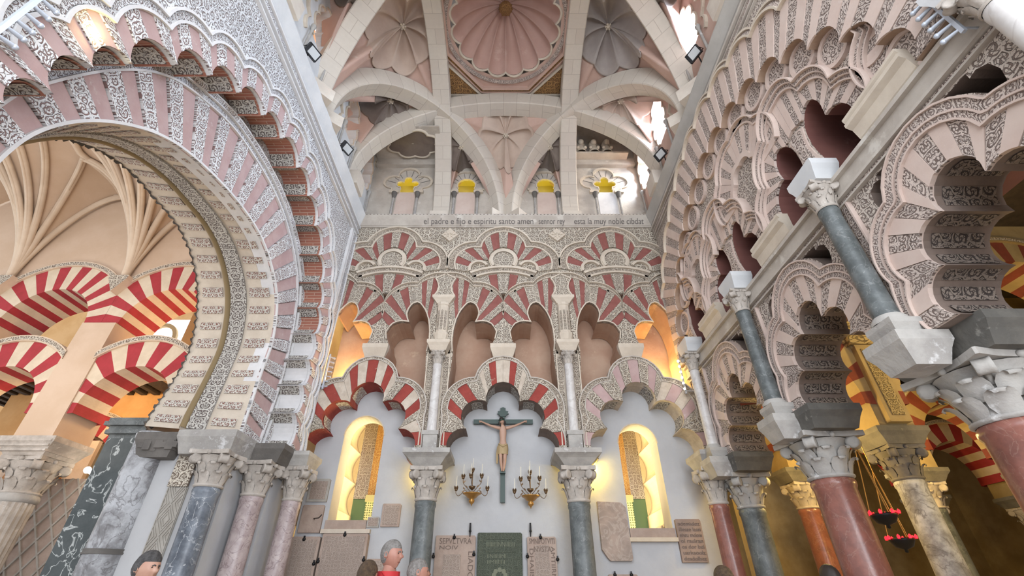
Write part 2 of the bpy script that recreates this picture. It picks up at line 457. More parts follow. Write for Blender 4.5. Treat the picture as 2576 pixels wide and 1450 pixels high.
carve('carve_bsym', (.64, .57, .47), (.19, .14, .105), 11, True)
carve('carve_band', (.62, .54, .44), (.17, .12, .09), 13, True)
carve('carve_l', (.80, .80, .80), (.26, .17, .16), 10, True)
carve('carve_lband', (.76, .76, .77), (.22, .17, .16), 14, True)
carve('carve_lfield', (.72, .72, .73), (.24, .20, .19), 9)
carve('carve_r', (.64, .54, .48), (.19, .14, .12), 10, True)
carve('carve_rband', (.64, .54, .48), (.22, .16, .14), 13, True)
carve('carve_rfield', (.62, .54, .47), (.21, .16, .135), 9)
carve('carve_soffit', (.58, .55, .50), (.13, .10, .09), 9, True)
carve('carve_panel', (.66, .62, .55), (.26, .09, .065), 11, True)
carve('carve_dark', (.27, .22, .185), (.055, .042, .038), 9, True)
carve('carve_ochre', (.42, .33, .17), (.16, .12, .06), 11, True)
carve('carve_gold', (.46, .25, .09), (.10, .045, .025), 10)
carve('carve_slab', (.44, .355, .30), (.28, .215, .175), 18, bmp=.5)
carve('carve_green', (.115, .13, .095), (.06, .07, .05), 17, bmp=.6)
carve('carve_cap', (.46, .42, .38), (.12, .10, .09), 9, False, coords='Object')
def brickmat(name, c1, c2, mortar, sx=1.0, bw=.28, rh=.055):
    m, t, b = newmat(name)
    uv = nd(t, 'ShaderNodeTexCoord').outputs['UV']
    br = nd(t, 'ShaderNodeTexBrick', {'Vector': uv, 'Color1': c4(c1), 'Color2': c4(c2), 'Mortar': c4(mortar), 'Scale': sx, 'Mortar Size': .006, 'Brick Width': bw, 'Row Height': rh})
    n1 = nd(t, 'ShaderNodeTexNoise', {'Vector': uv, 'Scale': 12, 'Detail': 5})
    t.links.new(mixc(t, mth(t, 'MULTIPLY', n1.outputs[0], .4), br.outputs[0], tuple(x * .7 for x in c1)), b.inputs['Base Color'])
    b.inputs['Roughness'].default_value = .85
    bump(t, b, br.outputs['Fac'], -.2, .01)
brickmat('brick_soffit', (.38, .15, .10), (.32, .12, .085), (.50, .36, .28))
plain('black_iron', (.02, .02, .022), .45, .6)
plain('black_plastic', (.012, .012, .014), .4)
plain('lamp_glass', (.55, .57, .58), .2)
plain('green_wood', (.022, .048, .036), .45)
plain('bronze', (.16, .10, .055), .4, .7)
plain('gilt', (.42, .22, .06), .35, .6)
plain('wax', (.72, .68, .58), .5)
plain('flesh_carved', (.46, .28, .20), .5)
plain('loincloth', (.40, .29, .15), .6)
plain('hair_dark', (.025, .018, .014), .6)
plain('bulb_white', (.9, .9, .9), .3, 0, (1.0, .90, .70), 14.0)
plain('steel_white', (.55, .60, .68), .35, .3)
plain('led_red', (.6, .01, .03), .4, 0, (1.0, .008, .02), 2.5)
plain('rope_gold', (.36, .17, .055), .6)
carve('carve_orange', (.70, .50, .22), (.45, .16, .05), 16)
plain('tile_green', (.12, .24, .14), .3)
plain('tile_crest', (.55, .55, .30), .3)
stone('slab_brown', (.33, .24, .19), (.27, .195, .155), 4, .85, .3)
m, t, b = newmat('tiles')
uv_ = nd(t, 'ShaderNodeTexCoord').outputs['UV']
v_ = nd(t, 'ShaderNodeTexVoronoi', {'Vector': uv_, 'Scale': 22.0, 'Randomness': .15}, voronoi_dimensions='2D')
col_ = mixc(t, rng(t, v_.outputs['Distance'], .36, .30), (.74, .70, .42), (.16, .22, .10))
t.links.new(col_, b.inputs['Base Color']); b.inputs['Roughness'].default_value = .3
stone('peach', (.78, .48, .29), (.72, .42, .24), 2, .9, .1)
stone('tan_reveal', (.40, .28, .20), (.33, .22, .155), 3, .85, .15)
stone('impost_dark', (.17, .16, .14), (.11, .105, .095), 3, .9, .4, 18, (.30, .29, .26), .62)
plain('void', (.012, .012, .012), .9)
# ================================================================== END WALL (y = 8)
CX0 = -0.05; BAY = 2.5
CLB = [((-3.5, 0, 0), (-1, 0, 0)), ((3.5, 0, 0), (1, 0, 0))]
OP = [(.19, 3.84), (.24, 3.97), (.24, 4.09), (.175, 4.24), (.145, 4.40), (.19, 4.50), (.25, 4.58), (.33, 4.625), (.42, 4.64), (.50, 4.635), (.58, 4.62), (.535, 4.73), (.515, 4.83), (.53, 4.93), (.57, 5.02), (.62, 5.075), (.69, 5.10), (.75, 5.075), (.81, 5.0), (.87, 4.91), (.915, 4.81), (.96, 4.68), (.99, 4.52), (1.01, 4.38), (1.015, 4.22), (1.0, 4.08), (.985, 3.96), (1.0, 3.7), (1.03, 3.3), (1.04, 2.0)]
prof = []
for k in (-1, 0, 1):
    c = CX0 + k * BAY
    prof += [(c - x, z) for x, z in OP[::-1]] + [(c + x, z) for x, z in OP]
prof = [p for p in prof if -3.5 < p[0] < 3.5]
out = [(3.5, 7.3), (-3.5, 7.3), (-3.5, prof[0][1])] + prof + [(3.5, prof[-1][1])]
slots = [[(CX0 + k * BAY + x, z) for x, z in ((-.09, 5.33), (.09, 5.33), (.075, 5.15), (.05, 5.0), (-.05, 5.0), (-.075, 5.15))] for k in (-1, 0, 1)]
mb = MB(); mb.prism(fB, out, -.72, 0.0, slots, cap=0, side=1)
mb.build('wall_back', ['carve_b', 'plaster_niche'], kind='structure')
mb = MB(); mb.box(-3.6, 3.6, 8.74, 8.9, 2.9, 7.4); mb.build('wall_niche', 'plaster_niche', kind='structure')

def arch_paths(c, mirror_only=False):
    d = {}
    ctr = (c, 2.4)
    cus = lambda L: [(c - x, z) for x, z in L] + [(c + x, z) for x, z in L[::-1]]
    d['in'] = lob(cus([(.86, 1.93), (.65, 2.44), (.30, 2.93)]), [.8, .9, 1.3, .9, .8], ctr)
    d['ring'] = lob(cus([(1.03, 1.93), (.95, 2.60), (.48, 3.32)]), [.25, .55, .94, .55, .25], ctr)
    d['out'] = lob(cus([(1.10, 1.93), (1.10, 2.66), (.53, 3.41)]), [.0, .5, .83, .5, .0], ctr)
    return d
LA = ['weathered red and white lobed arch over the left arched window of the end wall', 'red and white lobed arch framing the crucifix in the middle of the end wall', 'faded grey pink lobed arch over the right arched window of the end wall']
PAT = [['wrc', 'crwrw', 'wrwrwrw', 'crwrc', 'wrc'], ['crc', 'crcrc', 'cwcrwwrcwc', 'crcrc', 'crc'], ['cpc', 'cpcpc', 'cpcpcpc', 'wpwpc', 'cpc']]
MM = {'c': 'carve_bsym', 'r': 'red_old', 'w': 'worn', 'p': 'pinkred'}
for k in (-1, 0, 1):
    c = CX0 + k * BAY; d = arch_paths(c); i = k + 1
    root = thing('lobed_arch', LA[i], 'arch', (c, 8.0, 1.9), 'lobed arches of the lower tier of the end wall')
    I, R, O = flat(d['in']), flat(d['ring']), flat(d['out'])
    mb = MB(); mb.prism(fB, I + O[::-1], -.46, .03, cap=0, side=1, back=1)
    for cl in CLB: mb.clip(*cl)
    mb.build('arch_body', ['worn', ('red_old', 'brown_soffit', 'worn')[i]], root)
    mb = MB()
    mb.relief(fB, offs(R, .0), offs(R, -.018), .03, .07)
    mb.relief(fB, O, offs(O, .022), .03, .075)
    for cl in CLB: mb.clip(*cl)
    mb.build('moulding', 'cream_grey', root)
    mb = MB(); mb.strip(fB, lerp2(resample(R, 90), resample(O, 90), .12), lerp2(resample(R, 90), resample(O, 90), .9), .055)
    for cl in CLB: mb.clip(*cl)
    mb.build('carved_band', 'carve_band', root)
    voussoirs(root, fB, d['in'], d['ring'], PAT[i], MM, .03, CLB, gap=.03)
    # carved soffit panels of the lobes
    for sg in d['in'][1:4]:
        mid = resample(sg, 20)
        for a, b in ((2, 7), (13, 18)):
            P = [mid[q] for q in range(a, b + 1)]
            mb = MB()
            ctr = (c, 2.4)
            Q = [(x + (c - x) * .012, z + (2.6 - z) * .012) for x, z in P]
            acc = 0
            for q in range(len(Q) - 1):
                dd = hypot(Q[q + 1][0] - Q[q][0], Q[q + 1][1] - Q[q][1])
                mb.face([fB(*Q[q], -.05), fB(*Q[q + 1], -.05), fB(*Q[q + 1], -.42), fB(*Q[q], -.42)], [(acc, -.18), (acc + dd, -.18), (acc + dd, .18), (acc, .18)]); acc += dd
            for cl in CLB: mb.clip(*cl)
            mb.build('soffit_panel', 'carve_panel' if i == 0 else 'carve_soffit', root)

# --- upper tier: interlaced arches, one thing per bay
LU = ['left interlaced red and white arch bay under the inscribed cornice, beside the great round arch', 'middle interlaced red and white arch bay, with the heart-shaped medallion, above the crucifix', 'right interlaced red and white arch bay of the end wall, beside the pink side wall']
MU = {'c': 'carve_bsym', 'r': 'red'}
for k in (-1, 0, 1):
    c = CX0 + k * BAY
    root = thing('interlaced_arch', LU[k + 1], 'arch', (c, 8.0, 3.9), 'interlaced arches of the upper tier of the end wall')
    ctr = (c, 5.6); cus = lambda L: [(c - x, z) for x, z in L] + [(c + x, z) for x, z in L[::-1]]
    def put(mb, name, m):
        for cl in CLB: mb.clip(*cl)
        return mb.build(name, m, root)
    O = lob(cus([(1.25, 5.98), (.65, 6.76)]), [.5, .7, .5], ctr)
    I = lob(cus([(1.03, 5.95), (.50, 6.57)]), [.65, .98, .65], ctr)
    M_ = lob(cus([(.75, 5.90), (.32, 6.20)]), [.67, 1.25, .67], (c, 5.7))
    Of, If = flat(O), flat(I)
    mb = MB(); mb.relief(fB, resample(Of, 80), offs(resample(Of, 80), .035), 0, .075); mb.relief(fB, resample(If, 80), offs(resample(If, 80), -.03), 0, .06); put(mb, 'moulding', 'cream')
    A, B = resample(Of, 80), resample(If, 80)
    mb = MB(); mb.strip(fB, lerp2(A, B, .2), lerp2(A, B, .86), .03); put(mb, 'carved_band', 'carve_band')
    mb = MB(); mb.prism(fB, flat(M_) + If[::-1], 0, .012); put(mb, 'ring_ground', 'cream')
    voussoirs(root, fB, M_, I, ['crcrc', 'rcrcrcr', 'crcrc'], MU, .012, CLB)
    # medallion and half discs
    mb = MB()
    for (q, r, a0, a1) in (((c, 6.22), .30, -.2 * pi, 1.2 * pi), ((c - .55, 5.98), .22, .15 * pi, 1.1 * pi), ((c + .55, 5.98), .22, -.1 * pi, .85 * pi)):
        P = circ(q, r, 28, a0, a1, True); mb.relief(fB, P, circ(q, r * .78, 28, a0, a1, True), 0, .07)
        P = circ(q, r * 1.08, 28, a0, a1, True); mb.relief(fB, P, circ(q, r * .99, 28, a0, a1, True), 0, .05)
    put(mb, 'medallion_rim', 'cream')
    mb = MB(); mb.prism(fB, circ((c, 6.2), .235, 28), 0, .05); put(mb, 'medallion', 'carve_bsym')
    # shallow segmental band and the fan below it
    top = arcpts((c + .74, 5.88), (c - .74, 5.88), .22, 20); bot = arcpts((c + .64, 5.73), (c - .64, 5.73), .22, 20)
    if top[10][1] < 5.88: top = arcpts((c - .74, 5.88), (c + .74, 5.88), .22, 20)[::-1]; bot = arcpts((c - .64, 5.73), (c + .64, 5.73), .22, 20)[::-1]
    mb = MB(); mb.relief(fB, top, lerp2(top, bot, .3), 0, .075); mb.relief(fB, lerp2(top, bot, .75), bot, 0, .06); put(mb, 'moulding', 'cream')
    mb = MB(); mb.relief(fB, lerp2(top, bot, .3), lerp2(top, bot, .75), 0, .04); put(mb, 'carved_band', 'carve_band')
    fb = [(c + .40, 5.46), (c + .22, 5.35), (c + .085, 5.34), (c - .085, 5.34), (c - .22, 5.35), (c - .40, 5.46)]
    ft = [(c + .55, 5.68), (c + .33, 5.81), (c + .14, 5.85), (c - .14, 5.85), (c - .33, 5.81), (c - .55, 5.68)]
    for j in range(5):
        voussoirs(root, fB, [[fb[j], fb[j + 1]]], [[ft[j], ft[j + 1]]], ['c' if j % 2 == 0 else 'r'], MU, .0, CLB, gap=.05)
    # lower interlaced lobes of this bay, either side of the centre
    for sg in (1, -1):
        X = lambda P: [(c + sg * x, z) for x, z in P]
        o2 = lob([(1.25, 5.72), (.64, 5.50), (0.0, 4.75)], [.32, .55], (.62, 4.7), 16)
        i2 = [OP[23:15:-1][::1], OP[16:3:-1]]
        i2 = [[(1.02, 4.5)] + OP[21:15:-1], OP[16:4:-1]]
        voussoirs(root, fB, [X(i2[0]), X(i2[1])], [X(o2[0]), X(o2[1])], ['crcrc', 'crcrcr'], MU, .0, CLB, gap=.02)
        b2 = lob([(1.25, 5.86), (.655, 5.60), (.02, 4.87)], [.3, .55], (.62, 4.7), 16)
        for j in (0, 1):
            a, b = resample(X(o2[j]), 30), resample(X(b2[j]), 30)
            mb = MB(); mb.relief(fB, b, lerp2(b, a, .22), 0, .08); mb.relief(fB, lerp2(b, a, .8), a, 0, .05); put(mb, 'moulding', 'cream')
            mb = MB(); mb.relief(fB, lerp2(b, a, .22), lerp2(b, a, .8), 0, .035); put(mb, 'carved_band', 'carve_band')
        b3 = arcpts((.74, 5.9), (.655, 5.60), .25, 10)
        mb = MB(); P = X(b3); mb.relief(fB, P, offs(P, .07 * sg), 0, .06); put(mb, 'carved_band', 'carve_band')
        # cream edging of the openings
        E = X(OP[3:27]); mb = MB(); mb.relief(fB, E, offs(E, -.025 * sg), -.05, .04); put(mb, 'moulding', 'cream')
    # centre corbel block
    mb = MB()
    P = [(0, 4.66), (.19, 4.53), (.11, 4.40), (.13, 4.26), (.20, 4.12)]
    mb.prism(fB, [(c + x, z) for x, z in P] + [(c - x, z) for x, z in P[:0:-1]], 0, .04); put(mb, 'carved_panel', 'carve_bsym')
    mb = MB()
    mb.grid([[(c + a * w, 8.0 - n * b, z) for a, b in ((-1, 0), (-1, 1), (1, 1), (1, 0))] for w, n, z in ((.19, .05, 3.83), (.25, .13, 4.0), (.25, .13, 4.085), (.22, .05, 4.10))], sm=False)
    mb.face([(c - .19, 7.95, 3.83), (c + .19, 7.95, 3.83), (c + .19, 8.0, 3.83), (c - .19, 8.0, 3.83)])
    mb.box(c - .19, c + .19, 8.0, 8.72, 3.83, 4.1)
    put(mb, 'corbel_block', 'cream')

# --- diamonds in the spandrels
for i, x in enumerate((CX0 - 1.25, CX0 + 1.25)):
    o = MB(); o.prism(fB, [(x - .19, 6.95), (x, 6.76), (x + .19, 6.95), (x, 7.15)], 0, .07)
    for a in range(8):
        t = a * pi / 4; r1 = .13
        o.prism(fB, [(x + .02 * cos(t), 6.95 + .02 * sin(t)), (x + r1 * .55 * cos(t - .25), 6.95 + r1 * .55 * sin(t - .25)), (x + r1 * cos(t), 6.95 + r1 * sin(t)), (x + r1 * .55 * cos(t + .25), 6.95 + r1 * .55 * sin(t + .25))], .07, .085)
    tag(o.build('diamond_boss', 'cream'), ['star-carved stone diamond between the left and middle interlaced arches', 'star-carved stone diamond between the middle and right interlaced arches'][i], 'ornament', 'diamond bosses under the cornice')

# --- colonnettes and piers between the bays
def capital(mb, x, y, z0, z1, r, wt, mi=0, lobes=8, rot=0.0):
    h = z1 - z0; T = None
    mb.lathe([(r * 1.0, z0), (r * 1.12, z0 + h * .03), (r * 1.12, z0 + h * .07), (r * 1.0, z0 + h * .09), (r * 1.02, z0 + h * .35), (r * 1.12, z0 + h * .6), (r * 1.35, z0 + h * .82), (r * 1.42, z0 + h * .86)], (x, y), 20, mi)
    for row, (za, zb, ro, n) in enumerate(((.08, .42, 1.0, lobes), (.30, .66, 1.06, lobes))):
        for i in range(n):
            a = 2 * pi * (i + .5 * row) / n + rot; w = pi / n * 1.05
            P = []
            for f, q, ww in ((0, 0, .75), (.35, .10, 1.0), (.7, .20, .95), (.92, .34, .75), (1.0, .46, .45), (.9, .50, .3), (.8, .44, .25)):
                row_ = []
                for g in (-1, -.5, 0, .5, 1):
                    rr = r * (ro + q + .06 * (1 - abs(g)))
                    row_.append((x + rr * cos(a + g * w * ww * .9), y + rr * sin(a + g * w * ww * .9), z0 + h * (za + (zb - za) * f)))
                P.append(row_)
            mb.grid(P, mi=mi)
    for i in range(4):
        a = pi / 4 + i * pi / 2 + rot; d = r * 1.62
        cx, cy, cz = x + d * cos(a), y + d * sin(a), z0 + h * .76
        # volute scroll: short drum with a coiled rim, axis across the diagonal
        ax = Vector((-sin(a), cos(a), 0)); ex = Vector((cos(a), sin(a), 0))
        rv = h * .15
        rows = []
        for w, q in ((-1.0, .55), (-1.0, 1), (-.5, .86), (.5, .86), (1.0, 1), (1.0, .55)):
            rows.append([tuple(Vector((cx, cy, cz)) + ax * w * rv * .8 + (ex * cos(u) + Vector((0, 0, 1)) * sin(u)) * rv * q) for u in [2 * pi * j / 12 for j in range(12)]])
        mb.grid(rows, cv=True, mi=mi); mb.face(rows[0], mi=mi); mb.face(rows[-1], mi=mi)
        mb.tube([(x + r * 1.05 * cos(a), y + r * 1.05 * sin(a), z0 + h * .55), (x + r * 1.3 * cos(a), y + r * 1.3 * sin(a), z0 + h * .74), (cx, cy, cz + rv * .8)], [h * .05, h * .06, h * .05], 6, mi)
    P = []
    for i in range(4):
        a = i * pi / 2 + rot
        for f in (-1, -.5, 0, .5, 1):
            d = wt * (1 - .16 * (1 - f * f)); t = atan2(f * wt * .96, d)
            q = hypot(d, f * wt * .96); P.append((x + q * cos(a + t), y + q * sin(a + t)))
    mb.prism(lambda s_, t_, n: (s_, t_, n), P, z0 + h * .88, z1, cap=mi, back=mi)
    for i in range(4):
        a = i * pi / 2 + rot; d = wt * .86
        mb.sphere((x + d * cos(a), y + d * sin(a), z0 + h * .92), h * .07, 8, 6, mi)
def shaft(mb, x, y, z0, z1, r0, r1=None, mi=0, n=24):
    r1 = r1 or r0 * .93
    mb.lathe([(r0 * 1.06, z0), (r0 * 1.06, z0 + .03), (r0, z0 + .06)] + [(r0 + (r1 - r0) * f, z0 + .06 + (z1 - .1 - z0 - .06) * f) for f in (.25, .5, .75, 1)] + [(r1 * 1.07, z1 - .07), (r1 * 1.08, z1 - .03), (r1, z1)], (x, y), n, mi)
def imposts(mb, x, y, z0, z1, w0, w1, d0, d1, mi=0):
    R = [(w0, d0, z0), (w0 + (w1 - w0) * .55, d0 + (d1 - d0) * .55, z0 + (z1 - z0) * .45), (w1, d1, z0 + (z1 - z0) * .7), (w1, d1, z1)]
    mb.grid([[(x + a * w, y + b * d, z) for a, b in ((-1, -1), (1, -1), (1, 1), (-1, 1))] for w, d, z in R], cv=True, sm=False, mi=mi)
    mb.face([(x + a * w1, y + b * d1, z1) for a, b in ((-1, -1), (1, -1), (1, 1), (-1, 1))], mi=mi)
    mb.face([(x + a * w0, y + b * d0, z0) for a, b in ((-1, -1), (1, -1), (1, 1), (-1, 1))], mi=mi)

for i, x in enumerate((CX0 - 1.25, CX0 + 1.25)):
    side = ('left', 'right')[i]
    root = thing('pilaster', 'carved pilaster with slim colonnette %s of the crucifix, rising from the %s lower column' % (side, side), 'pilaster', (x, 8.0, 2.0), 'pilasters between the bays of the end wall')
    mb = MB(); mb.box(x - .212, x + .212, 7.99, 8.5, 2.0, 3.92); mb.build('pier_body', 'cream', root)
    for sx in (-1, 1):
        mb = MB(); A = [(x + sx * .10, 2.05), (x + sx * .10, 3.85)]; B = [(x + sx * .205, 2.05), (x + sx * .205, 3.85)]
        mb.relief(fB, A, B, 0, .02); mb.build('carved_strip', 'carve_band', root)
        mb = MB(); A = [(x + sx * .205, 2.05), (x + sx * .205, 3.9)]; B = [(x + sx * .225, 2.05), (x + sx * .225, 3.9)]; mb.relief(fB, A, B, 0, .05); mb.build('moulding', 'cream', root)
    mb = MB(); shaft(mb, x, 7.9, 2.36, 3.64, .085); mb.build('shaft', 'marble_white', root)
    mb = MB(); mb.box(x - .12, x + .12, 7.82, 8.0, 2.0, 2.34); mb.box(x - .14, x + .14, 7.8, 8.0, 2.3, 2.37); mb.build('base', 'impost_grey', root)
    mb = MB(); capital(mb, x, 7.9, 3.64, 3.9, .08, .125); mb.build('capital', 'cap_stone', root)
    mb = MB(); imposts(mb, x, 8.05, 3.9, 4.10, .15, .22, .26, .33); mb.box(x - .2, x + .2, 8.0, 8.72, 3.9, 4.1); mb.build('impost_block', 'cream', root)
    # upper half: faceted post on a corbel, block and carved waisted panel
    mb = MB()
    mb.grid([[(x + a * w, 8.0 - b * w, z) for a, b in ((-1, 0), (-.8, .7), (-.3, 1), (.3, 1), (.8, .7), (1, 0))] for w, z in ((.05, 4.08), (.13, 4.2), (.155, 4.3))], sm=False)
    mb.grid([[(x + a * w, 8.0 - b * w, z) for a, b in ((-1, 0), (-.8, .7), (-.3, 1), (.3, 1), (.8, .7), (1, 0))] for w, z in ((.155, 4.3), (.155, 4.34), (.125, 4.36), (.125, 4.98), (.14, 5.0), (.14, 5.05))], sm=False)
    mb.build('post', 'cream', root)
    for a, b in (((-.8, .7), (-.3, 1)), ((-.3, 1), (.3, 1)), ((.3, 1), (.8, .7))):
        mb = MB(); q = .129
        pts = [(x + (a[0] * .85 + b[0] * .15) * q, 8.0 - (a[1] * .85 + b[1] * .15) * q), (x + (b[0] * .85 + a[0] * .15) * q, 8.0 - (b[1] * .85 + a[1] * .15) * q)]
        mb.face([(*pts[0], 4.40), (*pts[1], 4.40), (*pts[1], 4.86), (*pts[0], 4.86)], [(-.05, 0), (.05, 0), (.05, .46), (-.05, .46)]); mb.build('carved_strip', 'carve_band', root)
    for sx in (-1, 1):
        P = [(.13, 4.12), (.24, 4.12), (.25, 4.5), (.23, 4.8), (.13, 5.0)]
        mb = MB(); mb.prism(fB, [(x + sx * a, z) for a, z in P], 0, .025); mb.build('carved_panel', 'carve_b', root)
    mb = MB(); imposts(mb, x, 8.0, 5.04, 5.22, .13, .235, .09, .15); mb.build('impost_block', 'cream', root)
    P = [(.21, 5.22), (.135, 5.36), (.115, 5.46), (.15, 5.6), (.20, 5.69), (0, 5.81)]
    mb = MB(); mb.prism(fB, [(x + a, z) for a, z in P] + [(x - a, z) for a, z in P[-2::-1]], 0, .06); mb.build('carved_panel', 'carve_bsym', root)
    mb = MB()
    for sx in (-1, 1):
        Q = [(x + sx * a, z) for a, z in P]; mb.relief(fB, Q, [(x + sx * (a + .03), z + .01) for a, z in P], 0, .075)
    mb.build('moulding', 'cream', root)

# --- white end walls of the bays with the arched windows
for k in (-1, 0, 1):
    c = CX0 + k * BAY; O = flat(arch_paths(c)['ring'])
    x0 = max(c - 1.26, -3.5); x1 = min(c + 1.26, 3.5)
    out = [(x1, FLOOR), (x1, 2.0)] + [p for p in resample(O, 40)[::-1] if x0 < p[0] < x1] + [(x0, 2.0), (x0, FLOOR)]
    holes = []
    if k:
        wl, wr, zb, zs = ((-3.0, -2.27, 1.05, 2.46), (2.08, 2.79, .93, 2.32))[k > 0]
        m = (wl + wr) / 2
        holes = [[(wr, zb), (wr, zs)] + circ((m, zs), (wr - wl) / 2, 16, 0, pi, True)[1:-1] + [(wl, zs), (wl, zb)]]
    mb = MB(); mb.prism(frame((0, 8.45, 0), (1, 0, 0), (0, 0, 1), (0, -1, 0)), out, -.42, 0, holes, cap=0, side=0)
    mb.build('wall_end', 'plaster_white', kind='structure')
    if k:
        root = thing('arched_window', ['open round-headed window under the left lobed arch, glowing chapel behind', 'open round-headed window under the right lobed arch, glowing chapel behind'][k > 0], 'window', (m, 8.45, zb), 'arched windows of the end wall')
        mb = MB(); mb.box(wl - .02, wr + (.02 if k > 0 else -.06), 8.42, 8.47, zb - .14, zb); mb.build('sill_slab', 'plaque_pink', root)
        mb = MB(); mb.box(wl - .05, wr + .03, 8.36, 8.46, zb - .2, zb - .14); mb.build('sill', 'voul_cream' if k > 0 else 'cream', root)
        H = holes[0]; mb = MB(); mb.relief(frame((0, 8.45, 0), (1, 0, 0), (0, 0, 1), (0, -1, 0)), H[1:-1], offs(H[1:-1], .02), -.02, .012); mb.build('window_edge', 'cream', root)
        root['kind'] = 'thing'

# --- lower columns of the end wall
def column(name, label, x, y, z0, zs, zc, r, ms, mc='cap_stone', wt=None, imp=None, mi_='impost_grey', rot=0.0, group=None, base=True):
    root = thing(name, label, 'column', (x, y, z0), group)
    mb = MB(); shaft(mb, x, y, z0 + (.28 if base else 0), zs, r); mb.build('shaft', ms, root)
    if base:
        mb = MB(); mb.lathe([(r * 1.45, z0), (r * 1.45, z0 + .1), (r * 1.35, z0 + .12), (r * 1.42, z0 + .17), (r * 1.15, z0 + .21), (r * 1.2, z0 + .25), (r * 1.05, z0 + .29)], (x, y), 20); mb.build('base', mc, root)
    if zc:
        mb = MB(); capital(mb, x, y, zs, zc, r * .95, wt or r * 1.55, rot=rot); mb.build('capital', mc, root)
    if imp:
        w0, w1, d0, d1, z1 = imp
        mb = MB(); imposts(mb, x, y, zc, z1, w0, w1, d0, d1); mb.build('impost_block', mi_, root)
    return root
column('column', 'dark grey marble column left of the crucifix', CX0 - 1.23, 7.86, FLOOR, 1.24, 1.74, .17, 'marble_grey', imp=(.21, .38, .22, .42, 1.98), group='columns below the lobed arches of the end wall')
column('column', 'dark green-grey marble column right of the crucifix with one yellow-lit edge', CX0 + 1.22, 7.86, FLOOR, 1.22, 1.74, .18, 'marble_grey', imp=(.21, .38, .22, .42, 1.98), group='columns below the lobed arches of the end wall')
column('column', 'slim red marble column in the right corner of the end wall', 3.36, 7.78, FLOOR, 1.18, 1.72, .15, 'marble_red', imp=(.18, .24, .2, .34, 1.95), group='columns below the lobed arches of the end wall')
column('column', 'mottled pinkish column in the left corner of the end wall', -3.37, 7.74, FLOOR, 1.22, 1.72, .145, 'marble_pink', imp=(.18, .22, .2, .3, 1.93), group='columns below the lobed arches of the end wall')

# --- inscribed cornice all round
def cornice(nm, fr, s0, s1, m, bead=True):
    mb = MB()
    pr = [(0, 7.22), (.03, 7.22), (.03, 7.25), (.05, 7.26), (.16, 7.47), (.16, 7.50), (.10, 7.52), (0.0, 7.54)]
    mb.grid([[fr(s0, t, n), fr(s1, t, n)] for n, t in pr], sm=False); o = mb.build(nm, m, kind='structure')
    mb = MB(); n_ = int(abs(s1 - s0) / .085)
    for i in range(n_):
        a = s0 + (s1 - s0) * (i + .1) / n_; b = s0 + (s1 - s0) * (i + .72) / n_
        mb.grid([[fr(a, 7.535, .10), fr(a, 7.585, .10), fr(a, 7.585, -.02)], [fr(b, 7.535, .10), fr(b, 7.585, .10), fr(b, 7.585, -.02)]], sm=False)
        mb.face([fr(a, 7.535, .10), fr(a, 7.585, .10), fr(a, 7.585, 0), fr(a, 7.535, 0)])
        mb.face([fr(b, 7.535, .10), fr(b, 7.585, .10), fr(b, 7.585, 0), fr(b, 7.535, 0)])
    r = mb.build('bead_row', 'cream_grey', o)
    mb = MB(); mb.grid([[fr(s0, t, n), fr(s1, t, n)] for n, t in ((.11, 7.52), (.075, 7.53), (.075, 7.6), (-.1, 7.6))], sm=False); mb.build('bead_ground', 'carve_dark', o)
    return o
co = cornice('trim_1', fB, -3.5, 3.5, 'cream_grey')
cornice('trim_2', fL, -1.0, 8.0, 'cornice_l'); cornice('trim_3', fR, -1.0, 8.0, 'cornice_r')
plain('ink', (.16, .14, .13), .9)
for txt, x, w in (('el padre e fijo e espiritu santo amen', -1.95, 2.6), ('sennor rey', .78, .62), ('esta la muy noble cibdat', 1.62, 1.65)):
    f = bpy.data.curves.new('inscription', 'FONT'); f.body = txt; f.size = .22; f.extrude = .002
    f.materials.append(MAT['ink'])
    o = bpy.data.objects.new('inscription', f); COL.objects.link(o); o.parent = co
    bpy.context.view_layer.update()
    sx = w / max(.01, o.dimensions.x)
    up = Vector((0, -.11, .21)).normalized(); xx = Vector((1, 0, 0)); nn = xx.cross(up)
    m4 = Matrix((xx, up, nn)).transposed().to_4x4()
    o0 = Vector(co['_o']); p = Vector((x, 8.0 - .067, 7.285)) + nn * .004 - o0
    o.matrix_local = Matrix.Translation(p) @ m4 @ Matrix.Diagonal((sx, .95, 1, 1))
# ================================================================== LEFT SIDE WALL (x = -3.5) WITH THE GREAT ROUND ARCH
LC = (4.72, 3.2)
def lobes(R, n, a0, a1, b, ctr=LC, nn=10):
    cusps = [(ctr[0] + R * cos(a0 + (a1 - a0) * i / n), ctr[1] + R * sin(a0 + (a1 - a0) * i / n)) for i in range(n + 1)]
    return lob(cusps, b, ctr, nn)
LCUS = [RX(-3.5, *p) for p in [(720, 1125), (740, 1040), (760, 970), (775, 905), (790, 840), (803, 775), (807, 712), (805, 642), (794, 568), (777, 493), (749, 422), (709, 348), (662, 290), (600, 233), (527, 190), (438, 164), (322, 161), (225, 172), (122, 238), (0, 262)]] + [(1.93, 2.36), (1.95, 1.93)]
LCUS[0] = (LCUS[0][0], 1.93)
NL = len(LCUS) - 1
def ringc(k): return [(LC[0] + (y - LC[0]) * k, LC[1] + (z - LC[1]) * k) for y, z in LCUS]
li, lr, lo_ = lob(LCUS, .72, LC, 10), lob(ringc(1.125), .42, LC, 10), lob(ringc(1.185), .40, LC, 10)
I, R_, O = flat(li), flat(lr), flat(lo_)
z0 = I[0][1]
out = [(8.0, 1.93), (8.0, 7.3), (0.2, 7.3), (0.2, 1.93), (I[-1][0], 1.93)] + I[::-1] + [(I[0][0], 1.93)]
mb = MB(); mb.prism(fL, out, -.47, 0, cap=0, side=1, back=1)
mb.build('wall_left', ['carve_lfield', 'white_l'], kind='structure')
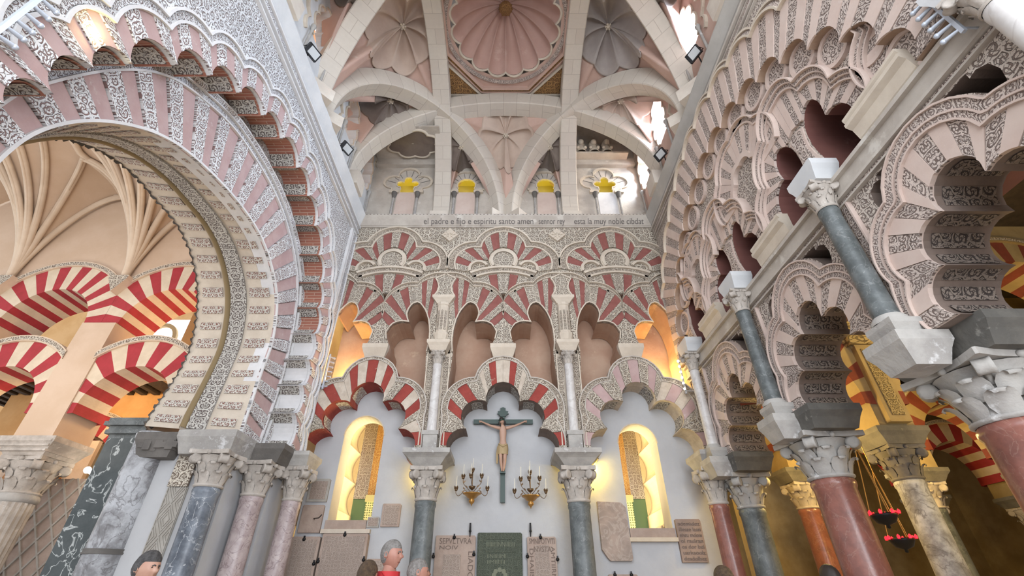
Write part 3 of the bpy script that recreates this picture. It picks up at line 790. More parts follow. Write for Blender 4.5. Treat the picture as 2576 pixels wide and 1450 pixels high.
CLL = [((0, 0.2, 0), (0, -1, 0)), ((0, 8.0, 0), (0, 1, 0))]
root = thing('lobed_arch', 'large many-lobed outer arch of pink and white carved wedges on the left side wall', 'arch', (-3.5, LC[0], 1.93))
mb = MB()
mb.relief(fL, R_, offs(R_, .03), 0, .07); mb.relief(fL, O, offs(O, -.03), 0, .08)
for c in CLL: mb.clip(*c)
mb.build('moulding', 'white_l', root)
A, B = resample(R_, 420), resample(O, 420)
mb = MB(); mb.strip(fL, lerp2(A, B, .22), lerp2(A, B, .85), .05)
for c in CLL: mb.clip(*c)
mb.build('carved_band', 'carve_lband', root)
mb = MB(); mb.prism(fL, I + R_[::-1], 0, .012); mb.build('ring_ground', 'white_l', root)
voussoirs(root, fL, li, lr, ['cpcp'] * NL, {'c': 'carve_l', 'p': 'pinkred'}, .012, CLL, gap=.03)
ctrL = LC
for i, sg in enumerate(li):
    P = resample(sg, 20); m = 'brick_soffit' if 4 <= i <= NL - 2 else 'white_l'
    Q = [(x + (LC[0] - x) * .006, z + (LC[1] - z) * .006) for x, z in P]
    mb = MB(); acc = 0
    for k in range(20):
        d = hypot(Q[k + 1][0] - Q[k][0], Q[k + 1][1] - Q[k][1])
        mb.face([fL(*Q[k], -.03), fL(*Q[k + 1], -.03), fL(*Q[k + 1], -.465), fL(*Q[k], -.465)], [(0, acc), (0, acc + d), (.43, acc + d), (.43, acc)], sm=False); acc += d
    o = mb.build('lobe_soffit', m, root)
    Q = [(x + (LC[0] - x) * .011, z + (LC[1] - z) * .011) for x, z in P]
    for a, b in ((1, 6), (14, 19)):
        mb = MB(); acc = 0
        for k in range(a, b):
            d = hypot(Q[k + 1][0] - Q[k][0], Q[k + 1][1] - Q[k][1])
            mb.face([fL(*Q[k], -.06), fL(*Q[k + 1], -.06), fL(*Q[k + 1], -.44), fL(*Q[k], -.44)], [(-acc, 0), (-acc - d, 0), (-acc - d, .38), (-acc, .38)]); acc += d
        o2 = mb.build('soffit_panel', 'carve_soffit', o)
# straight frames of the wall
mb = MB()
for z, h, n in ((6.88, .03, .05), (7.0, .025, .06), (7.17, .04, .07)): mb.relief(fL, [(0.2, z), (7.98, z)], [(0.2, z + h), (7.98, z + h)], 0, n)
for y in (7.62, 7.70, 7.93): mb.relief(fL, [(y, 2.2), (y, 6.9)], [(y + .03, 2.2), (y + .03, 6.9)], 0, .05)
o = mb.build('trim_4', 'white_l', kind='structure')
mb = MB(); mb.relief(fL, [(0.2, 7.03), (7.98, 7.03)], [(0.2, 7.16), (7.98, 7.16)], 0, .03); mb.relief(fL, [(7.735, 2.2), (7.735, 6.88)], [(7.925, 2.2), (7.925, 6.88)], 0, .03)
mb.build('carved_frame', 'carve_lband', o)

# --- inner round arch (face at x = -3.95, soffit back to x = -5.25)
XI, XO = -3.95, -5.25
def fI(s, t, n): return (XI + n, s, t)
nin = [RX(XI, *p) for p in [(0, 395), (130, 320), (270, 310), (400, 345), (500, 415), (600, 520), (660, 620), (690, 740), (681, 850), (650, 940), (605, 1075)]]
nex = [RX(XI, *p) for p in [(0, 260), (100, 215), (270, 180), (400, 190), (500, 250), (600, 350), (690, 500), (733, 640), (740, 760), (705, 940), (655, 1080)]]
yc_ = 4.62
def complete(P, zb=1.93):
    P = [p for p in P][::-1]                                 # right foot -> left
    P[0] = (P[0][0], zb)
    L = [(2 * yc_ - y + .0, z) for y, z in P if z < P[-1][1] - .25][::-1]
    dx = P[-1][0] - (2 * yc_ - [p for p in P if p[1] < P[-1][1] + .4][-1][0]) * 1.0
    return smooth(P + [(min(y, P[-1][0] + .05), z) for y, z in L], 8)
N_, E_ = complete(nin), complete(nex)
Fr = smooth([RX(XO, *p) for p in [(372, 1055), (460, 920), (490, 830), (497, 720), (470, 610), (400, 510), (250, 400), (130, 340)]], 8)
Fr[0] = (Fr[0][0], 1.93)
Fl = [(2 * 4.78 - y, z) for y, z in Fr if y > 4.78][::-1]
Fp = [p for p in Fr if p[1] < 99 and p[0] > 4.78] + Fl
K = 220
N2, E2, F2 = resample(N_, K), resample(E_, K), resample(Fp, K)
# parameter by angle so that near and far edges stay radial
def byang(P, c, n=K, a0=-.36, a1=pi + .36):
    out = []
    for i in range(n + 1):
        a = a0 + (a1 - a0) * i / n; dx, dy = cos(a), sin(a); best = None
        for j in range(len(P) - 1):
            x1, y1 = P[j][0] - c[0], P[j][1] - c[1]; x2, y2 = P[j + 1][0] - c[0], P[j + 1][1] - c[1]
            den = dx * (y2 - y1) - dy * (x2 - x1)
            if abs(den) < 1e-9: continue
            u = (x1 * (y2 - y1) - y1 * (x2 - x1)) / den; w = (x1 * dy - y1 * dx) / den
            if u > 0 and -.001 <= w <= 1.001 and (best is None or u < best): best = u
        out.append((c[0] + dx * best, c[1] + dy * best) if best else (out[-1] if out else P[0]))
    return out
CI = (4.65, 2.75)
N2, E2, F2 = byang(N_, CI), byang(E_, CI), byang(Fp, CI)
E3 = [(CI[0] + (y - CI[0]) * 1.075, CI[1] + (z - CI[1]) * 1.075) for y, z in E2]
mb = MB()
mb.prism(fI, [(8.4, 1.93), (8.4, 6.6), (0.2, 6.6), (0.2, 1.93), (N2[-1][0], 1.93)] + N2[::-1] + [(N2[0][0], 1.93)], -.2, 0, cap=0, side=1)
mb.build('wall_left_inner', ['carve_lfield', 'white_l'], kind='structure')
root = thing('round_arch', 'great round arch of pink wedges and white carved panels, left side wall', 'arch', (XI, CI[0], 1.93))
m = 23; per = K // m
ins = [[N2[int(K * i / m + k * K / m / 8)] for k in range(9)] for i in range(m)]
exs = [[E2[int(K * i / m + k * K / m / 8)] for k in range(9)] for i in range(m)]
voussoirs(root, fI, ins, exs, ['cp'] * m, {'c': 'carve_l', 'p': 'pinkred'}, 0.0, (), gap=.06, hi=.045, lo=.02)
mb = MB(); mb.relief(fI, N2, offs(N2, .03), 0, .05); mb.relief(fI, E2, lerp2(E2, E3, .12), 0, .06); mb.relief(fI, lerp2(E2, E3, .55), lerp2(E2, E3, .62), 0, .07); mb.relief(fI, lerp2(E2, E3, .9), E3, 0, .09); mb.build('moulding', 'white_l', root)
mb = MB(); mb.strip(fI, lerp2(E2, E3, .12), lerp2(E2, E3, .55), .03); mb.build('carved_band', 'carve_lband', root)
mb = MB(); mb.strip(fI, lerp2(E2, E3, .62), lerp2(E2, E3, .9), .05, .085); mb.build('carved_band', 'carve_lband', root)
def sof(f, i, d=0.0):
    y = N2[i][0] + (F2[i][0] - N2[i][0]) * f; z = N2[i][1] + (F2[i][1] - N2[i][1]) * f
    r = hypot(CI[0] - y, CI[1] - z); k = d / r
    return (XI + (XO - XI) * f, y + (CI[0] - y) * k, z + (CI[1] - z) * k)
def sofstrip(f0, f1, d, name, mat_, i0=0, i1=K, par=root, n=2, d1=None):
    mb = MB(); P = [[sof(f0 + (f1 - f0) * j / n, i, d) for j in range(n + 1)] for i in range(i0, i1 + 1)]
    st = 2.4 * 3.6 / K
    mb.grid(P, uv=lambda i, j: ((f0 + (f1 - f0) * j / n - (f0 + f1) / 2) * 1.3, i * st))
    for f in (f0, f1): mb.grid([[sof(f, i, d), sof(f, i, 0)] for i in range(i0, i1 + 1)])
    for i in (i0, i1): mb.grid([[sof(f0, i, d), sof(f0, i, 0)], [sof(f1, i, d), sof(f1, i, 0)]])
    return mb.build(name, mat_, par)
sofstrip(0, 1, 0.0, 'soffit', 'cream')
sofstrip(.36, .56, .03, 'carved_band', 'carve_soffit')
mb = MB(); mb.grid([[sof(.60 + .035 * cos(a), i, .01 + .05 * sin(a)) for a in (pi, .75 * pi, .5 * pi, .25 * pi, 0)] for i in range(K + 1)]); 
plain('roll_brown', (.24, .17, .08), .7); mb.build('roll_moulding', 'roll_brown', root)
mp = 30
for i in range(mp):
    a = int(K * (i + .28) / mp); b = int(K * (i + .74) / mp)
    sofstrip(.06, .32, .018, 'soffit_panel', 'carve_panel', a, b); sofstrip(.67, .93, .018, 'soffit_panel', 'carve_panel', a, b)
mb = MB(); mb.grid([[sof(1.0 + .02 * sin(i * 1.7), i, d) for d in (-.16, -.05, .03 + .02 * sin(i * 2.3))] for i in range(K + 1)]); mb.build('rough_edge', 'dark_stone', root)
mb = MB(); mb.grid([[sof(1.01, i, 0), sof(1.01, i, -1.4)] for i in range(K + 1)]); mb.build('back_face', 'nave_plaster', root)

# --- jamb under the arch, imposts, columns
mb = MB(); mb.box(XO, XI, 6.78, 8.45, FLOOR, 1.93); mb.box(-3.97, -3.62, 7.42, 8.0, FLOOR, 1.93)
mb.build('wall_left_jamb', 'plaster_white', kind='structure')
root = thing('carved_panel', 'tall carved stone strip with interlaced diamonds on the jamb beside the blue marble column', 'panel', (-4.58, 6.76, FLOOR))
mb = MB(); mb.box(-4.72, -4.44, 6.755, 6.79, FLOOR, 1.25); mb.build('frame', 'plaque_grey', root)
x0, x1 = -4.70, -4.46; zz = FLOOR + .1
fJ = frame((0, 6.755, 0), (1, 0, 0), (0, 0, 1), (0, -1, 0))
mb = MB(); k = 0
while zz < 1.15:
    for q in (1.0, .72, .44):
        for sx in (-1, 1):
            w = .12 * q; h = .2 * q; c = (-4.58, zz + .2)
            for sz in (-1, 1):
                A = [(c[0] + sx * w, c[1]), (c[0], c[1] + sz * h)]; B = [(c[0] + sx * (w - .014), c[1]), (c[0], c[1] + sz * (h - .022))]
                mb.relief(fJ, A, B, 0, .012)
                if q < 1:
                    e = (c[0] + sx * .12, c[1] + sz * .2)
                    mb.relief(fJ, [(e[0] - sx * w, e[1]), (e[0], e[1] - sz * h)], [(e[0] - sx * (w - .014), e[1]), (e[0], e[1] - sz * (h - .022))], 0, .012)
    zz += .4
for x in (x0 - .01, x1): mb.relief(fJ, [(x, FLOOR), (x, 1.24)], [(x + .012, FLOOR), (x + .012, 1.24)], 0, .016)
o = mb.build('diamond_pattern', 'plaque_grey', root); o['kind'] = 'stuff'
mb = MB(); mb.relief(fJ, [(-4.72, 1.26), (-4.44, 1.26)], [(-4.72, 1.72), (-4.44, 1.72)], 0, .03); mb.build('leaf_panel', 'carve_b', root)
root = thing('impost', 'worn grey impost blocks carrying the foot of the great round arch', 'impost', (-4.5, 6.8, 1.66))
mb = MB(); imposts(mb, -4.28, 6.85, 1.66, 1.98, .36, .42, .28, .36); mb.build('block', 'impost_grey', root)
mb = MB(); imposts(mb, -5.02, 6.82, 1.62, 1.96, .22, .30, .22, .28)
for i in range(7): mb.box(-5.25 + .08 * i, -5.2 + .08 * i + rnd.random() * .06, 6.5 + rnd.random() * .08, 6.9, 1.68 + rnd.random() * .1, 1.82 + rnd.random() * .15)
mb.build('broken_block', 'dark_stone', root)
root = thing('impost', 'stained impost block under the foot of the large many-lobed outer arch', 'impost', (-3.72, 7.4, 1.66))
mb = MB(); imposts(mb, -3.70, 7.42, 1.68, 1.95, .2, .3, .26, .34); mb.build('block', 'dark_stone', root)
column('column', 'blue-grey veined marble column with white capital under the great round arch', -4.04, 6.56, FLOOR, 1.2, 1.66, .175, 'marble_blue', 'cap_stone')
column('column', 'pale pink mottled column under the large many-lobed outer arch', -3.74, 7.22, FLOOR, 1.2, 1.68, .165, 'marble_pink')
r_ = column('column', 'thick worn grey column without capital at the edge of the left nave', -5.24, 6.84, FLOOR, 2.0, 0, .265, 'marble_worn', base=False)
mb = MB(); mb.lathe([(.27, .44), (.275, .46), (.26, .47), (.27, .5)], (-5.24, 6.84), 24); mb.build('crack_ring', 'dark_stone', r_)
root = thing('pier', 'flat pier faced with white-veined black marble beside the worn grey column', 'pier', (-5.85, 7.15, FLOOR))
mb = MB(); mb.box(-6.12, -5.6, 7.0, 7.3, FLOOR, 2.0); mb.build('facing', 'marble_black', root)
mb = MB()
for a, z in ((.0, 2.0), (.05, 2.06), (.03, 2.12), (.09, 2.18), (.06, 2.24)): mb.box(-6.12 - a, -5.6 + a, 7.0 - a, 7.3 + a, z, z + .06)
mb.build('moulded_cap', 'marble_grey', root)

# ================================================================== LEFT NAVE: red and cream double arches
def wedge(mb, fr, c, r0, r1, a0, a1, n0, n1, mi=0, k=4):
    A = [(c[0] + r0 * cos(a0 + (a1 - a0) * i / k), c[1] + r0 * sin(a0 + (a1 - a0) * i / k)) for i in range(k + 1)]
    B = [(c[0] + r1 * cos(a0 + (a1 - a0) * i / k), c[1] + r1 * sin(a0 + (a1 - a0) * i / k)) for i in range(k + 1)]
    mb.strip(fr, A, B, n0, n0, mi); mb.strip(fr, A, B, n1, n1, mi)
    mb.strip(fr, A, A, n0, n1, mi); mb.strip(fr, B, B, n0, n1, mi)
def redarch(label, fr, c, r0, r1, n0, n1, count, a0, a1, org, group, split=True, m=('voul_red', 'voul_cream'), band=.12, hw=None):
    def cut(q):
        if hw: q.clip((c[0] - hw, 0, 0), (-1, 0, 0)); q.clip((c[0] + hw, 0, 0), (1, 0, 0))
        return q
    root = thing('striped_arch', label, 'arch', org, group)
    mbs = [MB(), MB()]
    for i in range(count):
        q = MB() if split else mbs[i % 2]
        wedge(q, fr, c, r0, r1, a0 + (a1 - a0) * i / count, a0 + (a1 - a0) * (i + 1) / count, n0, n1)
        if split:
            o = cut(q).build('voussoir', m[i % 2], root)
            if o: o['label'] = ('red wedge', 'cream wedge')[i % 2]
    if not split:
        cut(mbs[0]).build('red_stripes', m[0], root); cut(mbs[1]).build('cream_stripes', m[1], root)
    if band:
        mb = MB(); k = 30
        A = circ(c, r1 - .0, k, a0, a1, True); B = circ(c, r1 + band, k, a0, a1, True)
        mb.relief(fr, A, B, n1 - .3, n1 + .05); cut(mb).build('band', 'nave_rib' if m[0] == 'voul_red' else 'ochre_dim', root)
        mb = MB(); mb.strip(fr, lerp2(A, B, .2), lerp2(A, B, .8), n1 + .055); cut(mb).build('carved_band', 'carve_b', root)
    return root
Y0 = 8.4
def fA(y): return frame((0, y, 0), (1, 0, 0), (0, 0, 1), (0, -1, 0))
XC = [-12.66, -10.03, -7.40]; XP = [-11.35, -8.72, -6.08]
G1 = 'red and cream arches of the left nave'
for i, (xc, nm) in enumerate(zip(XC[1:], ('left', 'right'))):
    redarch('upper red and cream striped arch under the ribbed vault, %s of the nave pier' % nm, fA(Y0), (xc, 4.78), .95, 1.58, -.95, 0, 19, .06, pi - .06, (xc, Y0, 4.8), G1, band=.13, hw=1.313)
    redarch('lower red and cream striped horseshoe arch %s of the nave pier' % nm, fA(Y0), (xc, 2.98), .86, 1.42, -.75, 0, 15, -.12, pi + .12, (xc, Y0, 2.8), G1, band=.13, hw=1.0)
mb = MB()
for xp in XP[:2]: mb.box(xp - .36, xp + .36, Y0 - .03, Y0 + .85, 2.4, 4.84)
o = mb.build('wall_nave', 'nave_plaster', kind='structure')
mb = MB()
for xc in XC:
    P = circ((xc, 4.78), 1.56, 30, .02, pi - .02, True)
    mb.prism(fA(Y0 + .03), [(xc + 1.315, 4.8)] + [(x, z) for x, z in P if abs(x - xc) < 1.31] + [(xc - 1.315, 4.8), (xc - 1.315, 9.4), (xc + 1.315, 9.4)], -.6, 0)
mb.build('wall_nave_upper', 'nave_plaster', kind='structure')
for xp, q in ((XP[0], 'leftmost'), (XP[1], 'nearer')):
    root = thing('column', '%s fluted column with white carved capital carrying the left nave arches' % q, 'column', (xp, Y0 + .3, FLOOR), 'columns of the left nave')
    n = 40; mb = MB()
    mb.grid([[(xp + (.27 + (.014 if j % 2 else 0)) * cos(2 * pi * j / n), Y0 + .35 + (.27 + (.014 if j % 2 else 0)) * sin(2 * pi * j / n), z) for j in range(n)] for z in (FLOOR, 1.35)], cv=True, sm=False); mb.build('shaft', 'cap_stone', root)
    mb = MB(); mb.lathe([(.27, 1.35), (.31, 1.38), (.31, 1.44), (.28, 1.5)], (xp, Y0 + .35), 24); mb.build('neck_ring', 'impost_grey', root)
    mb = MB(); capital(mb, xp, Y0 + .35, 1.48, 2.1, .27, .38); mb.build('capital', 'cap_stone', root)
    mb = MB(); imposts(mb, xp, Y0 + .35, 2.1, 2.42, .36, .52, .36, .46)
    for k_, z in enumerate((2.16, 2.24, 2.32)): mb.box(xp - .42 - .03 * k_, xp + .42 + .03 * k_, Y0 - .08 - .02 * k_, Y0 + .6, z, z + .04)
    mb.build('impost_block', 'cap_stone', root)
    root = thing('corbel', '%s carved corbel where the nave vault ribs spring between two striped arches' % q, 'corbel', (xp, Y0 - .05, 5.75), 'vault corbels of the left nave')
    mb = MB(); mb.prism(fA(Y0), [(xp, 5.55), (xp + .2, 5.88), (xp + .22, 5.98), (xp - .22, 5.98), (xp - .2, 5.88)], -.02, .2, cap=0, side=1); mb.build('body', ['carve_b', 'nave_rib'], root)
# vault of the nave: conoids of ribs fanning from each pier
def vh(t): return 6.0 + 2.62 * (1 - (1 - min(1.0, max(0.0, t))) ** 1.8) ** .62
def vz(x, d):
    r = min(hypot(x - xp, d * .46) for xp in XP + [-13.98]) / 1.315
    return vh(r)
mb = MB()
mb.grid([[(-13.98 + j * .1315, Y0 - i * .18, vz(-13.98 + j * .1315, i * .18) + .05) for j in range(62)] for i in range(40)])
mb.build('ceiling_nave', 'nave_plaster', kind='structure')
for pi_, xp in enumerate(XP[:2]):
    root = thing('rib_fan', ['leftmost fan of gothic ribs under the left nave vault', 'fan of gothic ribs springing at the nave pier, seen through the round arch'][pi_], 'vault ribs', (xp, Y0 - .1, 5.95), 'rib fans of the left nave')
    for a in (0, 24, 46, 66, 90, 114, 134, 156, 180):
        dx, dy = cos(math.radians(a)), sin(math.radians(a)); pts = []
        for i in range(23):
            t = (i / 22) ** 1.3 * 1.12; x = xp + 1.315 * t * dx; d = 1.315 * t * dy / .46
            pts.append((x, Y0 - .07 - d, vh(t) - .02))
        mb = MB(); mb.tube(pts, .075, 6); mb.tube([(a_, b_, c_ - .065) for a_, b_, c_ in pts], .038, 6); mb.build('rib', 'nave_rib', root)
o = MB()
for xc in XC[:2]:
    pts = [(xc + .16 * abs(sin(i * .55)), Y0 - i * .25, 8.60) for i in range(24)]; o.tube(pts, .07, 6)
for d in (2.9, 3.9): o.tube([(-13.5 + i * .25, Y0 - d - .2 * abs(sin(i * .6)), 8.60) for i in range(30)], .06, 6)
o.build('trim_5', 'nave_rib', kind='structure')
# behind the arcade: second row of striped arches, lit plaster, timber ceiling, window
Y1 = 11.3
for i, xc in enumerate((-10.4, -8.1, -5.6)):
    redarch(['far striped arch behind the left opening of the nave arcade', 'far striped arch nested inside the right opening of the nave arcade', 'far striped arch half hidden by the round arch'][i], fA(Y1), (xc, 2.5), .8, 1.3, -.7, 0, 15, -.1, pi + .1, (xc, Y1, 2.4), 'far striped arches of the left nave', False, band=.1)
mb = MB(); mb.box(-9.6, -8.9, Y1 + .02, Y1 + .6, FLOOR, 3.0); mb.box(-7.1, -6.6, Y1 + .02, Y1 + .6, FLOOR, 3.0)
mb.prism(fA(Y1 + .04), [(-4.5, 3.3)] + [p for xc in (-5.6, -8.1, -10.4) for p in circ((xc, 2.5), 1.3, 16, .5, pi - .5, True)] + [(-13, 3.3), (-13, 4.5), (-9.2, 4.5), (-9.2, 8.2), (-4.5, 8.2)], -.5, 0)
mb.build('wall_nave_far', 'orange_plaster', kind='structure')
mb = MB(); mb.box(-18, -4, 13.6, 13.8, FLOOR, 9.5); mb.build('wall_nave_end', 'orange_plaster', kind='structure')
mb = MB()
for i in range(16): mb.box(-14 + .34 * i, -13.86 + .34 * i, Y0 + .8, 13.6, 4.35, 4.5)
mb.box(-14, -8.9, Y0 + .8, 13.6, 4.5, 4.6); mb.build('ceiling_timber', 'timber', kind='structure')
# window of the far nave with coloured tracery
root = thing('far_window', 'bright far window with red and yellow tracery seen through the upper left nave arch', 'window', (-11.2, 12.6, 5.6))
plain('sky_pane', (.7, .75, .8), .5, 0, (.80, .88, 1.0), 1.6)
mb = MB(); mb.box(-12.9, -10.2, 12.62, 12.66, 4.58, 7.4); mb.build('pane', 'sky_pane', root)
plain('tracery', (.40, .12, .10), .7); plain('tracery_yellow', (.60, .42, .20), .7)
mb = MB()
for i in range(8): mb.box(-12.7 + i * .45, -12.64 + i * .45, 12.56, 12.64, 4.7, 5.9)
for z in (4.95, 5.35, 5.8): mb.box(-13, -9.3, 12.55, 12.64, z, z + .06)
mb.build('tracery', 'tracery', root)
mb = MB(); F_ = fA(12.6)
mb.relief(F_, [(-11.3, 5.8), (-11.3, 6.7)] + circ((-10.9, 6.7), .4, 12, pi, 0, True) + [(-10.5, 6.7), (-10.5, 5.8)], [(-11.42, 5.8), (-11.42, 6.7)] + circ((-10.9, 6.7), .52, 12, pi, 0, True) + [(-10.38, 6.7), (-10.38, 5.8)], -.05, .08); mb.build('window_arch', 'tracery_yellow', root)
# lattice-carved wall at the lower left
root = thing('lattice_screen', 'stone screen carved with a diamond lattice below the nave arches', 'screen', (-8, 9.35, FLOOR))
mb = MB(); mb.box(-12.5, -6.5, 9.4, 9.5, FLOOR, 1.9); mb.build('panel', 'plaque_pink', root)
mb = MB(); F_ = fA(9.4)
for i in range(-6, 26):
    for sg in (-1, 1):
        x = -12.5 + i * .3; A = [(x, FLOOR), (x + sg * 2.2, 1.9)] if sg > 0 else [(x, FLOOR), (x - 2.2, 1.9)]
        mb.relief(F_, A, [(a + .035, b) for a, b in A], 0, .03 if sg > 0 else .026)
mb.clip((-12.5, 0, 0), (-1, 0, 0)); mb.clip((-6.5, 0, 0), (1, 0, 0))
o = mb.build('lattice', 'plaque_grey', root); o['kind'] = 'stuff'
mb = MB(); mb.box(-7.1, -6.75, 8.9, 9.25, FLOOR, 1.25)
for z in (1.25, 1.34, 1.43): mb.box(-7.18, -6.67, 8.82, 9.33, z, z + .05)
tag(mb.build('pilaster', 'impost_grey'), 'small ringed grey pilaster in front of the diamond lattice screen', 'pilaster')
root = thing('cartouche', 'gilded scrolled cartouche on cream panel at the left edge, under the dark timber ceiling', 'relief', (-10.4, 10.6, 1.4))
mb = MB(); mb.box(-12.6, -9.5, 10.7, 10.8, FLOOR, 3.0); mb.build('panel', 'nave_rib', root)
mb = MB(); F_ = fA(10.7)
P = circ((-10.55, 2.05), .62, 32); mb.relief(F_, P + P[:1], [( -10.55 + (x + 10.55) * .8, 2.05 + (z - 2.05) * .8) for x, z in P + P[:1]], 0, .12)
for a in range(10): mb.sphere((-10.55 + .68 * cos(a * .63), 10.62, 2.05 + .68 * sin(a * .63)), .1, 8, 6)
mb.build('scrolled_frame', 'rope_gold', root)
mb = MB(); mb.sphere((-10.55, 10.68, 2.05), .42, 16, 8, sc=(1, .2, 1)); mb.build('shield', 'voul_cream', root)
root = thing('medallion', 'round gilt-edged medallion at the far left beside the fluted column', 'relief', (-10.3, 10.6, .3))
mb = MB(); P = circ((-10.3, .45), .5, 32); mb.relief(F_, P + P[:1], [(-10.3 + (x + 10.3) * .82, .45 + (z - .45) * .82) for x, z in P + P[:1]], 0, .1); mb.build('rim', 'rope_gold', root)
mb = MB(); mb.prism(F_, circ((-10.3, .45), .41, 28), 0, .04); mb.build('field', 'carve_slab', root)
tag((lambda m_: (m_.sphere((-7.93, 8.98, 1.97), .06, 10, 8), m_.tube([(-7.93, 9.42, 1.84), (-7.93, 9.0, 1.95)], .02, 6), m_.build('spotlight', plain('spot_glow', (1, 1, 1), .3, 0, (1, .95, .9), 14.0)[0] if False else 'bulb_white'))[2])(MB()), 'small glowing white spotlight on an arm over the lattice screen', 'lamp')
# ================================================================== RIGHT SIDE WALL (x = 3.5)
CB = [6.48, 4.44, 2.40, .36]; CK = [7.46, 5.44, 3.42, 1.40]
CLR = [((0, 0.2, 0), (0, -1, 0)), ((0, 8.0, 0), (0, 1, 0))]
def rarch(c):
    cus = lambda L: [(c - x, z) for x, z in L] + [(c + x, z) for x, z in L[::-1]]
    ctr = (c, 2.2)
    return (lob(cus([(.56, 1.79), (.44, 2.17), (.205, 2.53)]), [.85, .9, 1.45, .9, .85], ctr),
            lob(cus([(.80, 1.79), (.74, 2.22), (.38, 2.80)]), [.3, .62, .92, .62, .3], ctr),
            lob(cus([(.90, 1.79), (.88, 2.30), (.515, 2.945)]), [.15, .5, .74, .5, .15], ctr))
prof = []
for c in CB: prof += flat(rarch(c)[0])[::-1]
prof = [p for p in prof if p[0] > .25]
out = [(.2, 3.6), (8.0, 3.6), (8.0, 1.79)] + prof + [(.2, prof[-1][1])]
holes = []
for c in CB[:3]:
    for sg in (1, -1):
        holes.append([(c + sg * x, z) for x, z in ((.27, 3.28), (.50, 3.28), (.50, 3.22), (.56, 3.235), (.635, 3.19), (.66, 3.08), (.64, 2.98), (.585, 2.90), (.53, 2.97), (.46, 3.10), (.37, 3.21))])
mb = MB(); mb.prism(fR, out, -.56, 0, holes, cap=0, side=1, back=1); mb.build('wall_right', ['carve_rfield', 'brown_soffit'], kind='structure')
NM = ['farthest', 'middle', 'nearest', 'topmost']
for i, c in enumerate(CB[:3]):
    d = rarch(c); I, R, O = map(flat, d)
    root = thing('lobed_arch', ['small farthest pale pink lobed arch of the right arcade, next to the end wall', 'middle pale pink lobed arch of the right arcade, over the big red marble column', 'large nearest pale pink lobed arch of the right arcade, at the right edge'][i], 'arch', (3.5, c, 1.79), 'lobed arches of the right arcade')
    def put(mb, n, m, par=None):
        for cl in CLR: mb.clip(*cl)
        return mb.build(n, m, par or root)
    mb = MB(); mb.prism(fR, I + R[::-1], 0, .012); put(mb, 'ring_ground', 'pink_r')
    voussoirs(root, fR, d[0], d[1], ['cpc', 'cpcpc', 'pcpcpcp', 'cpcpc', 'cpc'], {'c': 'carve_r', 'p': 'pink_r'}, .012, CLR, gap=.03, hi=.022, lo=.03)
    A, B = resample(R, 120), resample(O, 120)
    mb = MB(); mb.relief(fR, A, lerp2(A, B, .1), 0, .07); mb.relief(fR, lerp2(A, B, .42), lerp2(A, B, .52), 0, .06); mb.relief(fR, lerp2(A, B, .93), lerp2(A, B, 1.03), 0, .08); put(mb, 'moulding', 'pink_r')
    for f0, f1, h in ((.1, .42, .045), (.52, .93, .06)):
        mb = MB(); mb.strip(fR, lerp2(A, B, f0), lerp2(A, B, f1), h); put(mb, 'carved_band', 'carve_rband')
    for sg in d[0]:
        P = resample(sg, 20); Q = [(x + (c - x) * .02, z + (2.25 - z) * .02) for x, z in P]
        for a, b in ((2, 6), (8, 12), (14, 18)):
            mb = MB(); acc = 0
            for k in range(a, b):
                dd = hypot(Q[k + 1][0] - Q[k][0], Q[k + 1][1] - Q[k][1])
                mb.face([fR(*Q[k], -.06), fR(*Q[k + 1], -.06), fR(*Q[k + 1], -.5), fR(*Q[k], -.5)], [(acc, 0), (acc + dd, 0), (acc + dd, .44), (acc, .44)]); acc += dd
            put(mb, 'soffit_panel', 'carve_dark')
# frames of the lower tier
for k in CK:
    root = thing('panel_frame', {7.46: 'carved pilaster strip in the corner of the right arcade', 5.44: 'carved strips either side of the slender column after the farthest right arch', 3.42: 'carved strips either side of the slender column between middle and nearest right arches', 1.40: 'carved strips either side of the topmost right column'}[k], 'pilaster', (3.5, k, 1.79), 'carved strips of the right arcade')
    for sg in (-1, 1):
        mb = MB(); mb.relief(fR, [(k + sg * .05, 1.85), (k + sg * .05, 3.3)], [(k + sg * .13, 1.85), (k + sg * .13, 3.3)], 0, .03)
        for cl in CLR: mb.clip(*cl)
        mb.build('carved_strip', 'carve_rband', root)
        mb = MB(); mb.relief(fR, [(k + sg * .135, 1.85), (k + sg * .135, 3.3)], [(k + sg * .155, 1.85), (k + sg * .155, 3.3)], 0, .05)
        for cl in CLR: mb.clip(*cl)
        mb.build('moulding', 'pink_r', root)
mb = MB()
for z, h, n in ((3.30, .02, .05), (3.36, .03, .08), (3.555, .045, .10)): mb.relief(fR, [(.2, z), (7.98, z)], [(.2, z + h), (7.98, z + h)], 0, n)
mb.relief(fR, [(.2, 3.39), (7.98, 3.39)], [(.2, 3.555), (7.98, 3.555)], 0, .05)
o = mb.build('trim_6', 'cream_grey', kind='structure')
mb = MB(); mb.strip(fR, [(.2, 3.322), (7.98, 3.322)], [(.2, 3.358), (7.98, 3.358)], .03); mb.build('carved_frieze', 'carve_rband', o)

